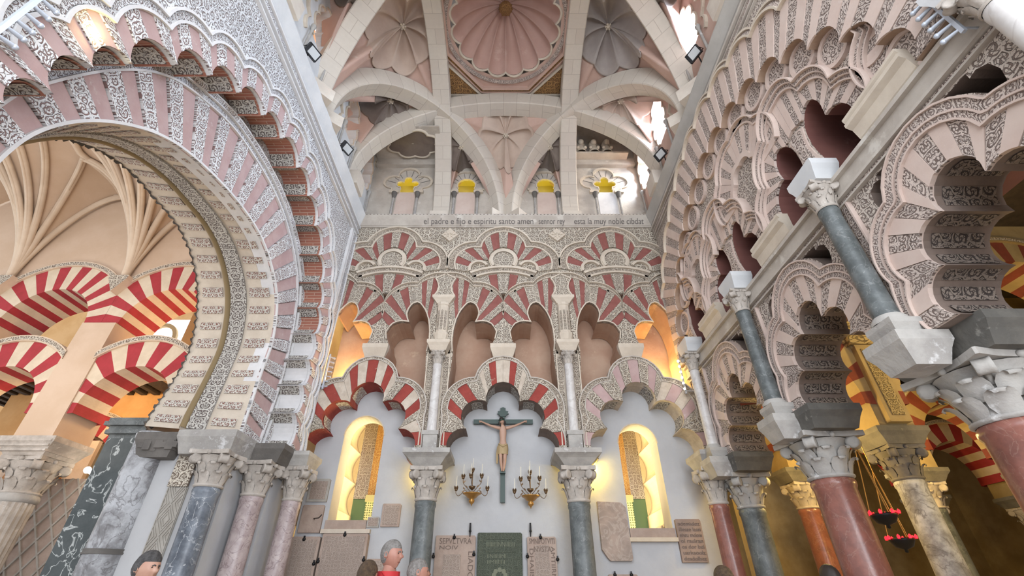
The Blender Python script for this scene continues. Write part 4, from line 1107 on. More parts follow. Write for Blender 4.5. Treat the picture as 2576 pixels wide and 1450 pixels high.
# --- upper wall with openings round the column piers, and the dark recess behind
OR = [(.205, 3.62), (.215, 3.84), (.17, 3.95), (.135, 4.1), (.12, 4.25), (.125, 4.40), (.15, 4.52), (.19, 4.60), (.24, 4.66), (.31, 4.70), (.38, 4.70), (.44, 4.64), (.475, 4.55), (.485, 4.45), (.46, 4.31), (.53, 4.31), (.60, 4.28), (.67, 4.22), (.72, 4.12), (.735, 4.02), (.72, 3.91), (.68, 3.88), (.64, 3.62)]
holes = []
for k in CK:
    for sg in (1, -1):
        h = [(k + sg * x, z) for x, z in OR]
        if all(.25 < p[0] < 7.97 for p in h): holes.append(h)
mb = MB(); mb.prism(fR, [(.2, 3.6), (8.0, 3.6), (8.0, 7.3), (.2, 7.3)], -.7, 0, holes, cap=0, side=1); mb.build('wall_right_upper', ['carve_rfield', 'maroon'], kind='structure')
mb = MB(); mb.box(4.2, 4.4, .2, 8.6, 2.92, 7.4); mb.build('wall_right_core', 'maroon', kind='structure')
for i, k in enumerate(CK):
    if i == 3 and False: continue
    root = thing('interlaced_arch', ['upper right-wall interlaced pale arch in the far corner, by the warm-lit niche', 'upper right-wall interlaced pale arch over the small slender column', 'upper right-wall interlaced pale arch over the middle slender grey column', 'upper right-wall interlaced pale arch nearest the top right corner'][i], 'arch', (3.5, k, 3.6), 'interlaced arches of the right wall')
    def put(mb, n, m):
        for cl in CLR: mb.clip(*cl)
        return mb.build(n, m, root)
    for sg in (1, -1):
        X = lambda P: [(k + sg * x, z) for x, z in P]
        ins = [OR[20:13:-1], OR[14:9:-1], OR[10:6:-1] + [(0, 4.66)]]
        oc = lob([(.93, 3.93), (.69, 4.42), (.36, 4.90), (0, 5.20)], .45, (.1, 4.2), 10)
        bo = lob([(1.02, 3.93), (.79, 4.48), (.42, 5.03), (0, 5.38)], .45, (.1, 4.2), 10)
        voussoirs(root, fR, [X(p) for p in ins], [X(p) for p in oc], ['pcpcp', 'cpcpc', 'pcpcp'], {'c': 'carve_r', 'p': 'pink_r'}, 0, CLR, gap=.03, hi=.03, lo=.035)
        A, B = X(resample(flat(oc), 60)), X(resample(flat(bo), 60))
        mb = MB(); mb.relief(fR, A, lerp2(A, B, .15), 0, .07); mb.relief(fR, lerp2(A, B, .85), B, 0, .13); mb.relief(fR, lerp2(A, B, .45), lerp2(A, B, .55), 0, .09); put(mb, 'moulding', 'pink_r')
        for f0, f1, h in ((.15, .45, .06), (.55, .85, .09)):
            mb = MB(); mb.strip(fR, lerp2(A, B, f0), lerp2(A, B, f1), h); put(mb, 'carved_band', 'carve_rband')
    P = [(.20, 3.86), (.15, 3.98), (.105, 4.12), (.085, 4.27), (.095, 4.40), (.13, 4.55), (.0, 4.60)]
    mb = MB(); mb.prism(fR, [(k + x * 1.05, z) for x, z in P] + [(k - x * 1.05, z) for x, z in P[-2::-1]], 0, .02); put(mb, 'panel_border', 'pink_r')
    mb = MB(); mb.prism(fR, [(k + x * .74, z * .94 + 4.24 * .06) for x, z in P] + [(k - x * .74, z * .94 + 4.24 * .06) for x, z in P[-2::-1]], 0, .035); put(mb, 'carved_panel', 'carve_r')
for i, c in enumerate(CB[:3]):
    root = thing('corbel_beam', ['small pale moulded corbel beam above the farthest right arch, lit yellow', 'pale moulded corbel beam on the ledge above the middle right arch', 'large pale moulded corbel beam on the ledge above the nearest right arch'][i], 'corbel', (3.5, c, 3.6), 'corbel beams on the right ledge')
    mb = MB(); pr = [(.05, 3.60), (.08, 3.64), (.10, 3.76), (.15, 3.80), (.15, 3.84), (.12, 3.85), (.14, 3.89), (.14, 3.92), (0, 3.92)]
    mb.grid([[fR(c - .36, z, n), fR(c + .36, z, n)] for n, z in pr], sm=False)
    for s in (-.36, .36): mb.face([fR(c + s, 3.6, 0)] + [fR(c + s, z, n) for n, z in pr])
    mb.build('beam', 'cream', root)
# --- the giant blind lobed arch
NG = 16
GI = lobes(2.94, NG, math.radians(9.5), math.radians(170.5), .72, (4.88, 3.13))
GO = lobes(3.45, NG, math.radians(5), math.radians(175), .45, (4.93, 3.33))
GB = lobes(3.58, NG, math.radians(5), math.radians(175), .45, (4.93, 3.33))
root = thing('blind_arch', 'giant blind lobed arch of pale pink and carved wedges spanning the right side wall', 'arch', (3.5, 4.9, 3.6))
def put(mb, n, m, par=None):
    for cl in CLR: mb.clip(*cl)
    return mb.build(n, m, par or root)
mb = MB(); mb.prism(fR, flat(GI) + flat(GO)[::-1], 0, .14, cap=0, side=1); put(mb, 'ring', ['pink_r', 'tan_reveal'])
voussoirs(root, fR, GI, GO, ['pcpc'] * NG, {'c': 'carve_r', 'p': 'pink_r'}, .14, CLR, gap=.03, hi=.014, lo=.022)
A, B = resample(flat(GO), 320), resample(flat(GB), 320)
mb = MB(); mb.relief(fR, A, lerp2(A, B, .25), 0, .21); mb.relief(fR, lerp2(A, B, .85), lerp2(A, B, 1.1), 0, .17); put(mb, 'moulding', 'cream')
mb = MB(); mb.strip(fR, lerp2(A, B, .25), lerp2(A, B, .85), .17, .14); put(mb, 'carved_band', 'carve_rband')
for sgm in GI:
    p, q = sgm[0], sgm[-1]; m = ((p[0] + q[0]) / 2, (p[1] + q[1]) / 2); w = hypot(p[0] - q[0], p[1] - q[1]) / 2
    mb = MB(); P = circ(m, w * .88, 24); Q = circ(m, w * .70, 24); mb.relief(fR, P + P[:1], Q + Q[:1], 0, .05, ends=False); put(mb, 'tympanum_rim', 'pink_r')
    mb = MB(); mb.prism(fR, circ(m, w * .70, 24), 0, .025); put(mb, 'tympanum', 'carve_r')
# second-order arches over the corbel beams
for c, zc, k in ((6.48, 4.62, .85), (4.44, 4.80, 1.0)):
    r2 = thing('lobed_arch', 'small four-lobed relief arch high on the right wall, ' + ('above the middle corbel beam' if c < 5 else 'above the farthest corbel beam'), 'arch', (3.5, c, zc))
    oi = lob([(c + .40 * k, zc), (c + .30 * k, zc + .35 * k), (c, zc + .52 * k), (c - .30 * k, zc + .35 * k), (c - .40 * k, zc)], .5, (c, zc), 8)
    oo = lob([(c + .74 * k, zc), (c + .56 * k, zc + .62 * k), (c, zc + .92 * k), (c - .56 * k, zc + .62 * k), (c - .74 * k, zc)], .45, (c, zc), 8)
    ob = lob([(c + .84 * k, zc), (c + .64 * k, zc + .70 * k), (c, zc + 1.02 * k), (c - .64 * k, zc + .70 * k), (c - .84 * k, zc)], .45, (c, zc), 8)
    voussoirs(r2, fR, oi, oo, ['pcpcp'] * 4, {'c': 'carve_r', 'p': 'pink_r'}, .01, CLR, gap=.03, hi=.03, lo=.035)
    A, B = flat(oo), flat(ob); mb = MB(); mb.relief(fR, A, lerp2(A, B, .25), 0, .06); mb.relief(fR, lerp2(A, B, .8), B, 0, .10); mb.build('moulding', 'pink_r', r2)
    mb = MB(); mb.relief(fR, lerp2(A, B, .25), lerp2(A, B, .8), 0, .05); mb.build('carved_band', 'carve_rband', r2)
    mb = MB(); A = flat(oi); mb.relief(fR, A, lerp2(A, [(c, zc)] * len(A), .16), 0, .07); mb.build('inner_moulding', 'pink_r', r2)
mb = MB()
for z, h, n in ((6.84, .02, .04), (6.92, .025, .05), (7.03, .02, .05), (7.10, .05, .08)): mb.relief(fR, [(.2, z), (7.98, z)], [(.2, z + h), (7.98, z + h)], 0, n)
o = mb.build('trim_7', 'cream_grey', kind='structure')
for a, b in ((6.95, 7.03), (7.155, 7.22)):
    mb = MB(); mb.strip(fR, [(.2, a), (7.98, a)], [(.2, b), (7.98, b)], .03); mb.build('carved_frieze', 'carve_rband', o)

# --- slender columns on the ledge side
SLX = 3.33
for k, nm in ((7.38, 'slim pale column in the right corner, beside the row of bulbs'), (5.40, 'slender blue-grey column standing between the farthest and middle right arches'), (3.38, 'slender grey column standing between the middle and nearest right arches'), (1.42, 'slender pale column crossing the top right corner')):
    root = thing('slender_column', nm, 'column', (SLX, k, 1.5), 'slender columns of the right wall')
    r = .085 if k > 7 else .10
    mb = MB(); shaft(mb, SLX, k, 1.97, 3.28, r, r * .9); mb.build('shaft', 'marble_white' if k > 7 or k < 2 else 'marble_grey', root)
    mb = MB(); imposts(mb, SLX + .03, k, 1.50, 1.78, .14, .22, .14, .2); imposts(mb, SLX + .02, k, 1.78, 1.93, .12, .15, .12, .15); mb.lathe([(r * 1.4, 1.93), (r * 1.4, 1.96), (r * 1.1, 2.0)], (SLX, k), 16); mb.build('base_blocks', 'impost_grey', root)
    mb = MB(); capital(mb, SLX, k, 3.28, 3.60, r * .95, .15); mb.build('capital', 'cap_stone', root)
    mb = MB(); imposts(mb, SLX + .04, k, 3.60, 3.85, .13, .15, .16, .22); mb.build('impost_block', 'cornice_l', root)
# --- main columns of the right arcade
for k, ms, r, nm in ((7.5, 'marble_grey', .19, 'dark green-grey marble column beside the slim red one at the end wall'), (5.44, 'marble_red', .225, 'big polished red marble column under the middle right arch'), (3.42, 'marble_red', .25, 'large red marble column at the right edge under the nearest arch'), (1.40, 'marble_pink', .23, 'column nearest the photographer on the right')):
    if k < 2: continue
    column('column', nm, {7.5: 3.72, 5.44: 3.70, 3.42: 3.90}[k], k, FLOOR, 1.08, 1.55, r, ms, 'impost_grey', imp=(.25, .30, .42, .52, 1.80), mi_='impost_dark', group='columns of the right arcade')
    mb = MB(); 

# ================================================================== DIM AISLES ON THE RIGHT
G2 = 'striped arches of the dim right aisles'
for ri, y in enumerate((6.9, 9.6, 12.6)):
    where = ['first row', 'second row', 'third row'][ri]
    AX = [(4.88, 1.17), (7.30, 1.25), (9.80, 1.25)] + ([(12.30, 1.25)] if ri else [])
    mm = ('aisle_red_dim', 'ochre_dim') if ri < 2 else ('voul_red', 'voul_cream')  # first two rows use darker copies, dimness put into the colour
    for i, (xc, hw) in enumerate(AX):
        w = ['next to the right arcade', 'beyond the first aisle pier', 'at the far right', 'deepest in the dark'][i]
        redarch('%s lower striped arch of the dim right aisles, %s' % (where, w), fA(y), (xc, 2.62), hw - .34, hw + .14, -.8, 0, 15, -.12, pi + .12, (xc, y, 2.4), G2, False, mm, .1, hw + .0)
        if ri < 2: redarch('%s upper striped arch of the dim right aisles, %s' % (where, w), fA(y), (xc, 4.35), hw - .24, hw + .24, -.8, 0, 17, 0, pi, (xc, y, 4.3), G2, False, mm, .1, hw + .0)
    for i, xp in enumerate((6.05, 8.55, 11.05, 13.55)[:3 + (ri > 0)]):
        root = thing('column', '%s aisle column with square carved pier above, %s' % (where, ('nearest the red marble columns', 'one bay further right', 'at the far right of the dim aisles', 'deepest in the dark')[i]), 'column', (xp, y + .3, FLOOR), 'columns of the dim right aisles')
        mb = MB(); shaft(mb, xp, y + .3, FLOOR, 1.42, .2); mb.build('shaft', ('marble_worn', 'marble_red', 'marble_grey')[(i + ri) % 3], root)
        mb = MB(); capital(mb, xp, y + .3, 1.42, 1.9, .19, .28); mb.build('capital', 'dark_stone' if ri == 0 else 'cap_stone', root)
        mb = MB(); imposts(mb, xp, y + .3, 1.9, 2.15, .28, .40, .28, .36); mb.build('impost_block', 'impost_dark', root)
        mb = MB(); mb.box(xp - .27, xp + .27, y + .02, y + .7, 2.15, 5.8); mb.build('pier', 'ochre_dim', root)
        if ri == 0:
            mb = MB(); mb.box(xp - .17, xp + .17, y - .10, y + .04, 2.2, 3.5); mb.build('pilaster', 'ochre_dim', root)
            mb = MB(); mb.box(xp - .10, xp + .10, y - .115, y - .10, 2.3, 3.42); mb.build('carved_strip', 'carve_ochre', root)
            mb = MB(); imposts(mb, xp, y + .12, 3.5, 3.95, .24, .36, .26, .34); mb.build('carved_cap', 'carve_ochre', root)
    mb = MB()
    for xc, hw in AX: mb.prism(fA(y + .04), [(xc + hw + .02, 4.5)] + [p for p in circ((xc, 4.35), hw + .24, 16, .17, pi - .17, True) if abs(p[0] - xc) < hw + .02] + [(xc - hw - .02, 4.5), (xc - hw - .02, 6.3), (xc + hw + .02, 6.3)], -.6, 0)
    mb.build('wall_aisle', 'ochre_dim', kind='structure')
mb = MB(); mb.box(4.4, 15.5, -2.0, 17, 6.3, 6.4); mb.build('ceiling_aisle', 'timber', kind='structure')
mb = MB(); mb.box(15.4, 15.6, -2.0, 17, FLOOR, 6.4); mb.box(4.3, 15.5, 16.8, 17, FLOOR, 6.4); mb.box(4.3, 15.5, -2.2, -2.0, FLOOR, 6.4); mb.box(3.9, 4.1, 8.45, 17, FLOOR, 6.4); mb.build('wall_aisle_end_and_block', 'ochre_dim', kind='structure')  # outer walls added to shut out world light; the near one unseen
# two hanging lamps with rings of red lights
for (u, v, y), nm in (((2225, 1300, 6.3), 'upper hanging dark lamp with a ring of red lights, right aisle'), ((2270, 1362, 6.9), 'lower hanging dark lamp with a ring of red lights, right aisle')):
    x, z = RY(y, u, v)
    root = thing('hanging_lamp', nm, 'lamp', (x, y, z), 'red sanctuary lamps')
    mb = MB(); mb.lathe([(0, z - .14), (.02, z - .13), (.02, z - .1), (.10, z - .07), (.14, z), (.15, z + .03), (.13, z + .03)], (x, y), 18); mb.build('bowl', 'black_iron', root)
    for i in range(8):
        a = i * pi / 4; mb = MB(); mb.lathe([(.016, z + .02), (.018, z + .05), (.004, z + .07)], (x + .165 * cos(a), y + .165 * sin(a)), 8); mb.build('red_light', 'led_red', root)
    for i in range(3):
        a = i * 2 * pi / 3 + .3; mb = MB(); mb.tube([(x + .14 * cos(a), y + .14 * sin(a), z + .03), (x + .01, y, z + .9), (x, y, 6.3)], .006, 5); mb.build('chain', 'gilt', root)
# ================================================================== RIBBED VAULT
VY = 5.15; BK, FT = 8.2, 2.1
brickmat('rib_blocks', (.66, .60, .52), (.60, .53, .46), (.44, .38, .32), 1.0, 3.0, .34)
def el(h, H, z0, s): return z0 + H * sqrt(max(0.0, 1 - (s / h) ** 2))
def zy(y): return el(3.05, 3.0, 7.75, y - VY)
def zx(x): return el(3.5, 2.6, 7.9, x)
def zd(t): return el(.5, 2.38, 7.78, t - .5)
def rib(label, p0, p1, zf, w=.42, h=.42, n=44, t0=0.0, t1=1.0):
    root = thing('vault_rib', label, 'vault rib', ((p0[0] + p1[0]) / 2, (p0[1] + p1[1]) / 2, zf(.5)), 'crossing ribs of the vault')
    d = Vector((p1[0] - p0[0], p1[1] - p0[1], 0)); L = d.length; d.normalize(); nx = Vector((-d.y, d.x, 0))
    rows = []; acc = [0]
    ts = [.5 - .5 * cos(pi * i / n) for i in range(n + 1)]
    for t in ts:
        p = Vector((p0[0], p0[1], 0)) + d * L * t; z = zf(t)
        # direction of the curve for the depth offset
        e = 1e-3; dz = (zf(min(1, t + e)) - zf(max(0, t - e))) / ((min(1, t + e) - max(0, t - e)) * L); q = Vector((d.x, d.y, dz)).normalized()
        up = (Vector((0, 0, 1)) - q * q.z); up = up.normalized() if up.length > 1e-4 else d * (1 if t < .5 else -1)
        b = Vector((p.x, p.y, z))
        rows.append([tuple(b + nx * a + up * c) for a, c in ((-w / 2, h), (-w / 2, .02), (-w / 2 + .02, 0), (w / 2 - .02, 0), (w / 2, .02), (w / 2, h))])
        if len(rows) > 1: acc.append(acc[-1] + (Vector(rows[-1][2]) - Vector(rows[-2][2])).length)
    us = [-.6, -.22, -.2, .2, .22, .6]
    mb = MB()
    for j in range(5): mb.grid([[r[j], r[j + 1]] for r in rows], uv=lambda i, k, j=j: (us[j + k], acc[i]), sm=False)
    mb.build('rib_body', 'rib_blocks', root)
    for t, p in ((0, p0), (1, p1)):
        mb = MB(); z = zf(t)
        T = lambda x, y, zz: (p[0] + nx.x * x + d.x * y, p[1] + nx.y * x + d.y * y, zz)
        mb.box(-w / 2 - .01, w / 2 + .01, -.22, .22, 7.5, z + .02, T=T); mb.build('foot', 'rib_stone', root)
    return root
rib('left vault rib running from the end wall overhead', (-1.63, BK), (-1.63, FT), lambda t: zy(BK + (FT - BK) * t))
rib('right vault rib running from the end wall overhead', (1.63, BK), (1.63, FT), lambda t: zy(BK + (FT - BK) * t))
rib('far cross rib spanning the vault from wall to wall', (-3.5, 7.05), (3.5, 7.05), lambda t: zx(-3.5 + 7 * t))
rib('near cross rib spanning the vault, closer to the photographer', (-3.5, 3.25), (3.5, 3.25), lambda t: zx(-3.5 + 7 * t))
for sx, nx_ in ((-1, 'left'), (1, 'right')):
    for yb, ym, w in ((BK, 5.45, 'far'), (FT, 4.85, 'near')):
        rib('%s diagonal vault rib on the %s' % (w, nx_), (sx * .3, yb), (sx * 3.5, ym), zd)
# --- compartments: boundary loops in space, scalloped shells inside
def offn(f, ta, tb, n, e):
    out = []
    for i in range(n + 1):
        t = ta + (tb - ta) * i / n; d = 1e-3
        T_ = (Vector(f(min(1, t + d))) - Vector(f(max(0, t - d)))).normalized()
        up = Vector((0, 0, 1)) - T_ * T_.z
        if up.length < 1e-4: up = Vector((0, 0, 1))
        out.append(tuple(Vector(f(t)) + up.normalized() * e))
    return out
def pts_y(x, ya, yb, n=14, e=.33): return offn(lambda t: (x, FT + (BK - FT) * t, zy(FT + (BK - FT) * t)), (ya - FT) / (BK - FT), (yb - FT) / (BK - FT), n, e)
def pts_x(y, xa, xb, n=14, e=.33): return offn(lambda t: (-3.5 + 7 * t, y, zx(-3.5 + 7 * t)), (xa + 3.5) / 7, (xb + 3.5) / 7, n, e)
def pts_d(sx, sy, ta, tb, n=14, e=.33):
    yb = VY + sy * 3.05; ym = VY + sy * .30
    return offn(lambda t: (sx * (.3 + 3.2 * t), yb + (ym - yb) * t, zd(t)), ta, tb, n, e)
def wallarc(p, q, top, n=12):
    out = []
    for i in range(n + 1):
        t = i / n; z = p[2] + (q[2] - p[2]) * t
        out.append((p[0] + (q[0] - p[0]) * t, p[1] + (q[1] - p[1]) * t, z + (top - z) * sin(pi * t) ** .55))
    return out
TC = 1.33 / 3.2
def loop(*segs):
    r = []
    for s in segs: r += s[:-1]
    return r
nweb = [0]
def compartment(lp, cen, frac, n, depth, mat_sh, label, star=False, rope=True, web='web_pink'):
    N = len(lp); C = Vector(cen); nweb[0] += 1
    lp = [Vector(p) for p in lp]
    # outline of the shell: smooth lobed loop inside the compartment
    ang = [2 * pi * i / N for i in range(N)]
    cum = [0]
    for i in range(N): cum.append(cum[-1] + max(.02, abs(atan2((lp[i] - C).x * (lp[(i + 1) % N] - C).y - (lp[i] - C).y * (lp[(i + 1) % N] - C).x, (lp[i] - C).x * (lp[(i + 1) % N] - C).x + (lp[i] - C).y * (lp[(i + 1) % N] - C).y))))
    ph = [cum[i] / cum[N] for i in range(N)]
    K = n * 12; bnd = []
    for k in range(K):
        f = k / K; j = max(i for i in range(N) if ph[i] <= f)
        f1 = ph[j + 1] if j + 1 < N else 1.0
        w = (f - ph[j]) / max(1e-6, f1 - ph[j]); bnd.append(lp[j].lerp(lp[(j + 1) % N], w))
    rad = [(b - C).length for b in bnd]; lim = min(rad) * 1.0
    R = []
    for k in range(K):
        r = min(rad[(k + q) % K] for q in range(-5, 6)); R.append(min(frac * r, 1.9 * lim))
    R = [sum(R[(k + q) % K] for q in range(-8, 9)) / 17 for k in range(K)]
    out_ = []
    for k in range(K):
        u = (k % 12) / 12
        l = (1 - abs(2 * u - 1)) if star else sin(pi * u)
        f = R[k] / rad[k] * (.80 + .20 * l)
        out_.append(C.lerp(bnd[k], f))
    mb = MB(); mb.grid([[tuple(bnd[k]), tuple(bnd[k].lerp(out_[k], .5) + Vector((0, 0, .05))), tuple(out_[k] + Vector((0, 0, .06)))] for k in range(K)], cu=True)
    o = mb.build('ceiling_%d' % nweb[0], web, kind='structure')
    if rope:
        P = [bnd[k % K].lerp(C, .085) - Vector((0, 0, .02)) for k in range(0, K + 1, 2)]; run = []
        for p in P + [None]:
            if p is not None and p.z > 8.75: run.append(tuple(p))
            else:
                if len(run) > 12: mb = MB(); mb.tube(run, .032, 6); mb.build('rope_border', 'rope_gold', o)
                run = []
    root = thing('shell_relief', label, 'relief', (C.x, C.y, C.z))
    mb = MB(); mb.grid([[tuple(out_[k] + (out_[k] - C).normalized() * a + Vector((0, 0, b))) for a, b in ((.07, .06), (.06, -.005), (.02, -.015), (0, .0))] for k in range(K)], cu=True); mb.build('rim', mat_sh, root)
    M_ = 12; mb = MB(); rows = []
    for i in range(M_ + 1):
        t = 1 - i / M_ * .97; row = []
        for k in range(K):
            u = (k % 12) / 12; l = (1 - abs(2 * u - 1)) if star else sin(pi * u)
            p = C.lerp(out_[k], t); s_ = sin(pi * min(1, t)) ** .6
            row.append((p.x, p.y, p.z + .06 * 0 + depth * (1 - t * t) * .9 + (.16 if not star else .12) * lim * l * s_ * 1.3))
        rows.append(row)
    mb.grid(rows, cv=True); mb.build('flutes', mat_sh, root)
    mb = MB(); mb.sphere((C.x, C.y, C.z + depth * .86), .05, 8, 6)
    for i in range(6): mb.sphere((C.x + .06 * cos(i * pi / 3), C.y + .06 * sin(i * pi / 3), C.z + depth * .86 - .01), .03, 6, 4)
    mb.build('boss', 'cream', root)
for sx, nm in ((-1, 'left'), (1, 'right')):
    lp = loop(pts_y(sx * 1.63, 7.05, 3.25), pts_d(sx, -1, TC, 1)[:], [(sx * 3.5, 4.85, 8.1), (sx * 3.5, 5.45, 8.1)], pts_d(sx, 1, 1, TC))
    compartment(lp, (sx * 2.38, 5.15, 10.62), .80, 8, .30, 'shell_cream' if sx < 0 else 'shell_grey', 'large %s scalloped shell between the vault ribs' % ('cream' if sx < 0 else 'grey, right-hand') if sx < 0 else 'large grey scalloped shell between the vault ribs')
    a = pts_x(7.05, sx * 1.63, sx * 3.5); b = pts_d(sx, 1, 1, TC)
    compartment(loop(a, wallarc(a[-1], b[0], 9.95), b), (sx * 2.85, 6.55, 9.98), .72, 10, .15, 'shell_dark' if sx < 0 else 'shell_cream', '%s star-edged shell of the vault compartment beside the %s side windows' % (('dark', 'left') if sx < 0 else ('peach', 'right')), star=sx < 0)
    a = pts_y(sx * 1.63, 7.05, BK); b = pts_d(sx, 1, 0, TC)
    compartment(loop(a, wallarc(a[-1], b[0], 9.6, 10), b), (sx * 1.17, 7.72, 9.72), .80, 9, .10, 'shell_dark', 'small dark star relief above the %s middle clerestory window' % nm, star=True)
lp = loop(pts_x(7.05, -1.63, 1.63), pts_d(1, 1, TC, 0), [(.3, BK, 8.1), (-.3, BK, 8.1)], pts_d(-1, 1, 0, TC))
compartment(lp, (0, 7.55, 9.95), .82, 8, .16, 'shell_cream', 'central scalloped shell over the end wall, between two diagonal ribs')
for sy in (-1,):
    lp = loop(pts_x(3.25, -1.63, 1.63), pts_d(1, -1, TC, 0), [(.3, FT, 8.1), (-.3, FT, 8.1)], pts_d(-1, -1, 0, TC))
    for sx in (-1, 1):
        a = pts_x(3.25, sx * 1.63, sx * 3.5); b = pts_d(sx, -1, 1, TC)
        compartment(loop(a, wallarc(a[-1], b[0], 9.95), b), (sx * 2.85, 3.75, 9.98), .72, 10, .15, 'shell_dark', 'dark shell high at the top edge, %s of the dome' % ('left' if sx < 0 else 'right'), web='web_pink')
# corner panels
for sx in (-1, 1):
    P = [(sx * 1.7, 7.1), (sx * 3.5, 7.1), (sx * 3.5, 8.25), (sx * 1.7, 8.25)]
    mb = MB(); zc_ = 9.9 if sx < 0 else 10.7; mb.prism(lambda s, t, n: (s, t, n), P, zc_, zc_ - .04, cap=0); mb.box(min(sx * 1.8, sx * 3.5), max(sx * 1.8, sx * 3.5), 8.12, 8.25, 9.62, 9.88)
    mb.build('ceiling_corner', 'cream_grey', kind='structure')
    if sx < 0:
        root = thing('melon_relief', 'dark fluted rosette on the flat ceiling of the left corner', 'relief', (-2.5, 7.65, 9.84))
        K = 96; mb = MB(); mb.grid([[(-2.45 + (.52 * t + .10 * t * abs(sin(4 * a))) * cos(a) * 1.1, 7.62 + (.36 * t + .07 * t * abs(sin(4 * a))) * sin(a), 9.85 - .02 * t + .0) for a in [2 * pi * k / K for k in range(K)]] for t in (0.05, .3, .6, .9, 1)], cv=True); mb.build('flutes', 'shell_dark', root)
        mb = MB(); mb.grid([[(-2.45 + (.52 * t + .10 * t * abs(sin(4 * a))) * cos(a) * 1.1, 7.62 + (.36 * t + .07 * t * abs(sin(4 * a))) * sin(a), z) for a in [2 * pi * k / K for k in range(K)]] for t, z in ((1, 9.86), (1, 9.80), (1.1, 9.80), (1.1, 9.86))], cv=True); mb.build('rim', 'cream', root)
    else:
        root = thing('bust_relief', 'pale carved relief of small hooded figures above the bright right corner window', 'relief', (2.5, 8.1, 9.85))
        for j, x in enumerate((2.05, 2.4, 2.75)):
            mb = MB(); mb.sphere((x, 7.86, 10.22), .085, 12, 8); mb.lathe([(.0, 10.34), (.10, 10.32), (.125, 10.22), (.10, 10.1), (.13, 10.05), (.15, 9.88)], (x, 7.98), 14); mb.sphere((x - .1, 7.86, 10.0), .05, 8, 6); mb.sphere((x + .1, 7.86, 10.0), .05, 8, 6); mb.build('figure', 'cream', root)
        mb = MB(); mb.box(1.85, 3.3, 7.9, 8.2, 9.82, 9.88); mb.build('ledge', 'cream', root)
# --- central dome
R0 = 1.27; AP = 12.0
fD = lambda s, t, n: (s, VY + t, 10.98 - n)
sq = [(-1.66, -1.92), (1.66, -1.92), (1.66, 1.92), (-1.66, 1.92)]
mb = MB(); mb.prism(fD, sq, -.02, 0, [circ((0, 0), 1.29, 48)], cap=0); mb.build('ceiling_dome_frame', 'web_pink', kind='structure')
root = thing('dome', 'central pink melon dome with sixteen scooped lobes and a dark boss', 'dome', (0, VY, 10.98))
def oc(r): return [(r * cos(pi / 8 + i * pi / 4) / cos(pi / 8) * .96, r * sin(pi / 8 + i * pi / 4) / cos(pi / 8) * 1.06) for i in range(8)]
def cl(P): return P + P[:1]
mb = MB(); mb.relief(fD, cl(oc(1.50)), cl(oc(1.44)), 0, .10); mb.relief(fD, cl(oc(1.60)), cl(oc(1.57)), 0, .06); mb.build('octagon_moulding', 'web_pink', root)
mb = MB(); mb.strip(fD, cl(oc(1.57)), cl(oc(1.50)), .04, .09); mb.build('octagon_frieze', 'carve_gold', root)
mb = MB(); A, B = circ((0, 0), 1.45, 64), circ((0, 0), 1.36, 64); mb.strip(fD, cl(A), cl(B), .05, .03); mb.build('carved_ring', 'carve_rband', root)
for sx in (-1, 1):
    for sy in (-1, 1):
        T = [(sx * .72, sy * 1.72), (sx * 1.50, sy * 1.72), (sx * 1.50, sy * .92)]
        mb = MB(); mb.prism(fD, T, 0, .05); mb.build('corner_panel', 'carve_gold', root)
        c = (sum(p[0] for p in T) / 3, sum(p[1] for p in T) / 3)
        G = [(c[0] + (p[0] - c[0]) * 1.28, c[1] + (p[1] - c[1]) * 1.28) for p in T]; G2_ = [(c[0] + (p[0] - c[0]) * 1.05, c[1] + (p[1] - c[1]) * 1.05) for p in T]
        mb = MB(); mb.relief(fD, cl(G), cl(G2_), 0, .08); mb.build('corner_frame', 'cream', root)
K = 16 * 14; rows = []; rim = []
for i in range(21):
    t = 1 - i / 20 * .95; row = []
    for k in range(K):
        a = 2 * pi * k / K + pi / 2; u = (k % 14) / 14; l = sin(pi * u) ** .8
        r = R0 * (.90 + .10 * l) * t
        z = 11.0 + (AP - 11.0) * (1 - t ** 2.2) ** .8 + .11 * l * sin(pi * min(1, t * .98)) ** .7
        row.append((r * cos(a), VY + r * sin(a), z))
    rows.append(row)
mb = MB(); mb.grid(rows, cv=True); mb.build('lobed_shell', 'dome_pink', root)
mb = MB(); mb.grid([[(x * q, VY + (y - VY) * q, z) for x, y, z in [(p[0], p[1], zz) for p in rows[0]]] for q, zz in ((1.05, 10.985), (1.035, 10.955), (1.01, 10.955), (1.0, 11.0))], cv=True); mb.build('lobed_rim', 'cream', root)
mb = MB(); mb.lathe([(0, 11.58), (.07, 11.6), (.14, 11.68), (.16, 11.78), (.13, 11.88), (.07, 11.98)], (0, VY), 20)
for i in range(12): mb.sphere((.14 * cos(i * pi / 6), VY + .14 * sin(i * pi / 6), 11.72 + .05 * (i % 2)), .035, 6, 4)
mb.build('boss', 'carve_gold', root)
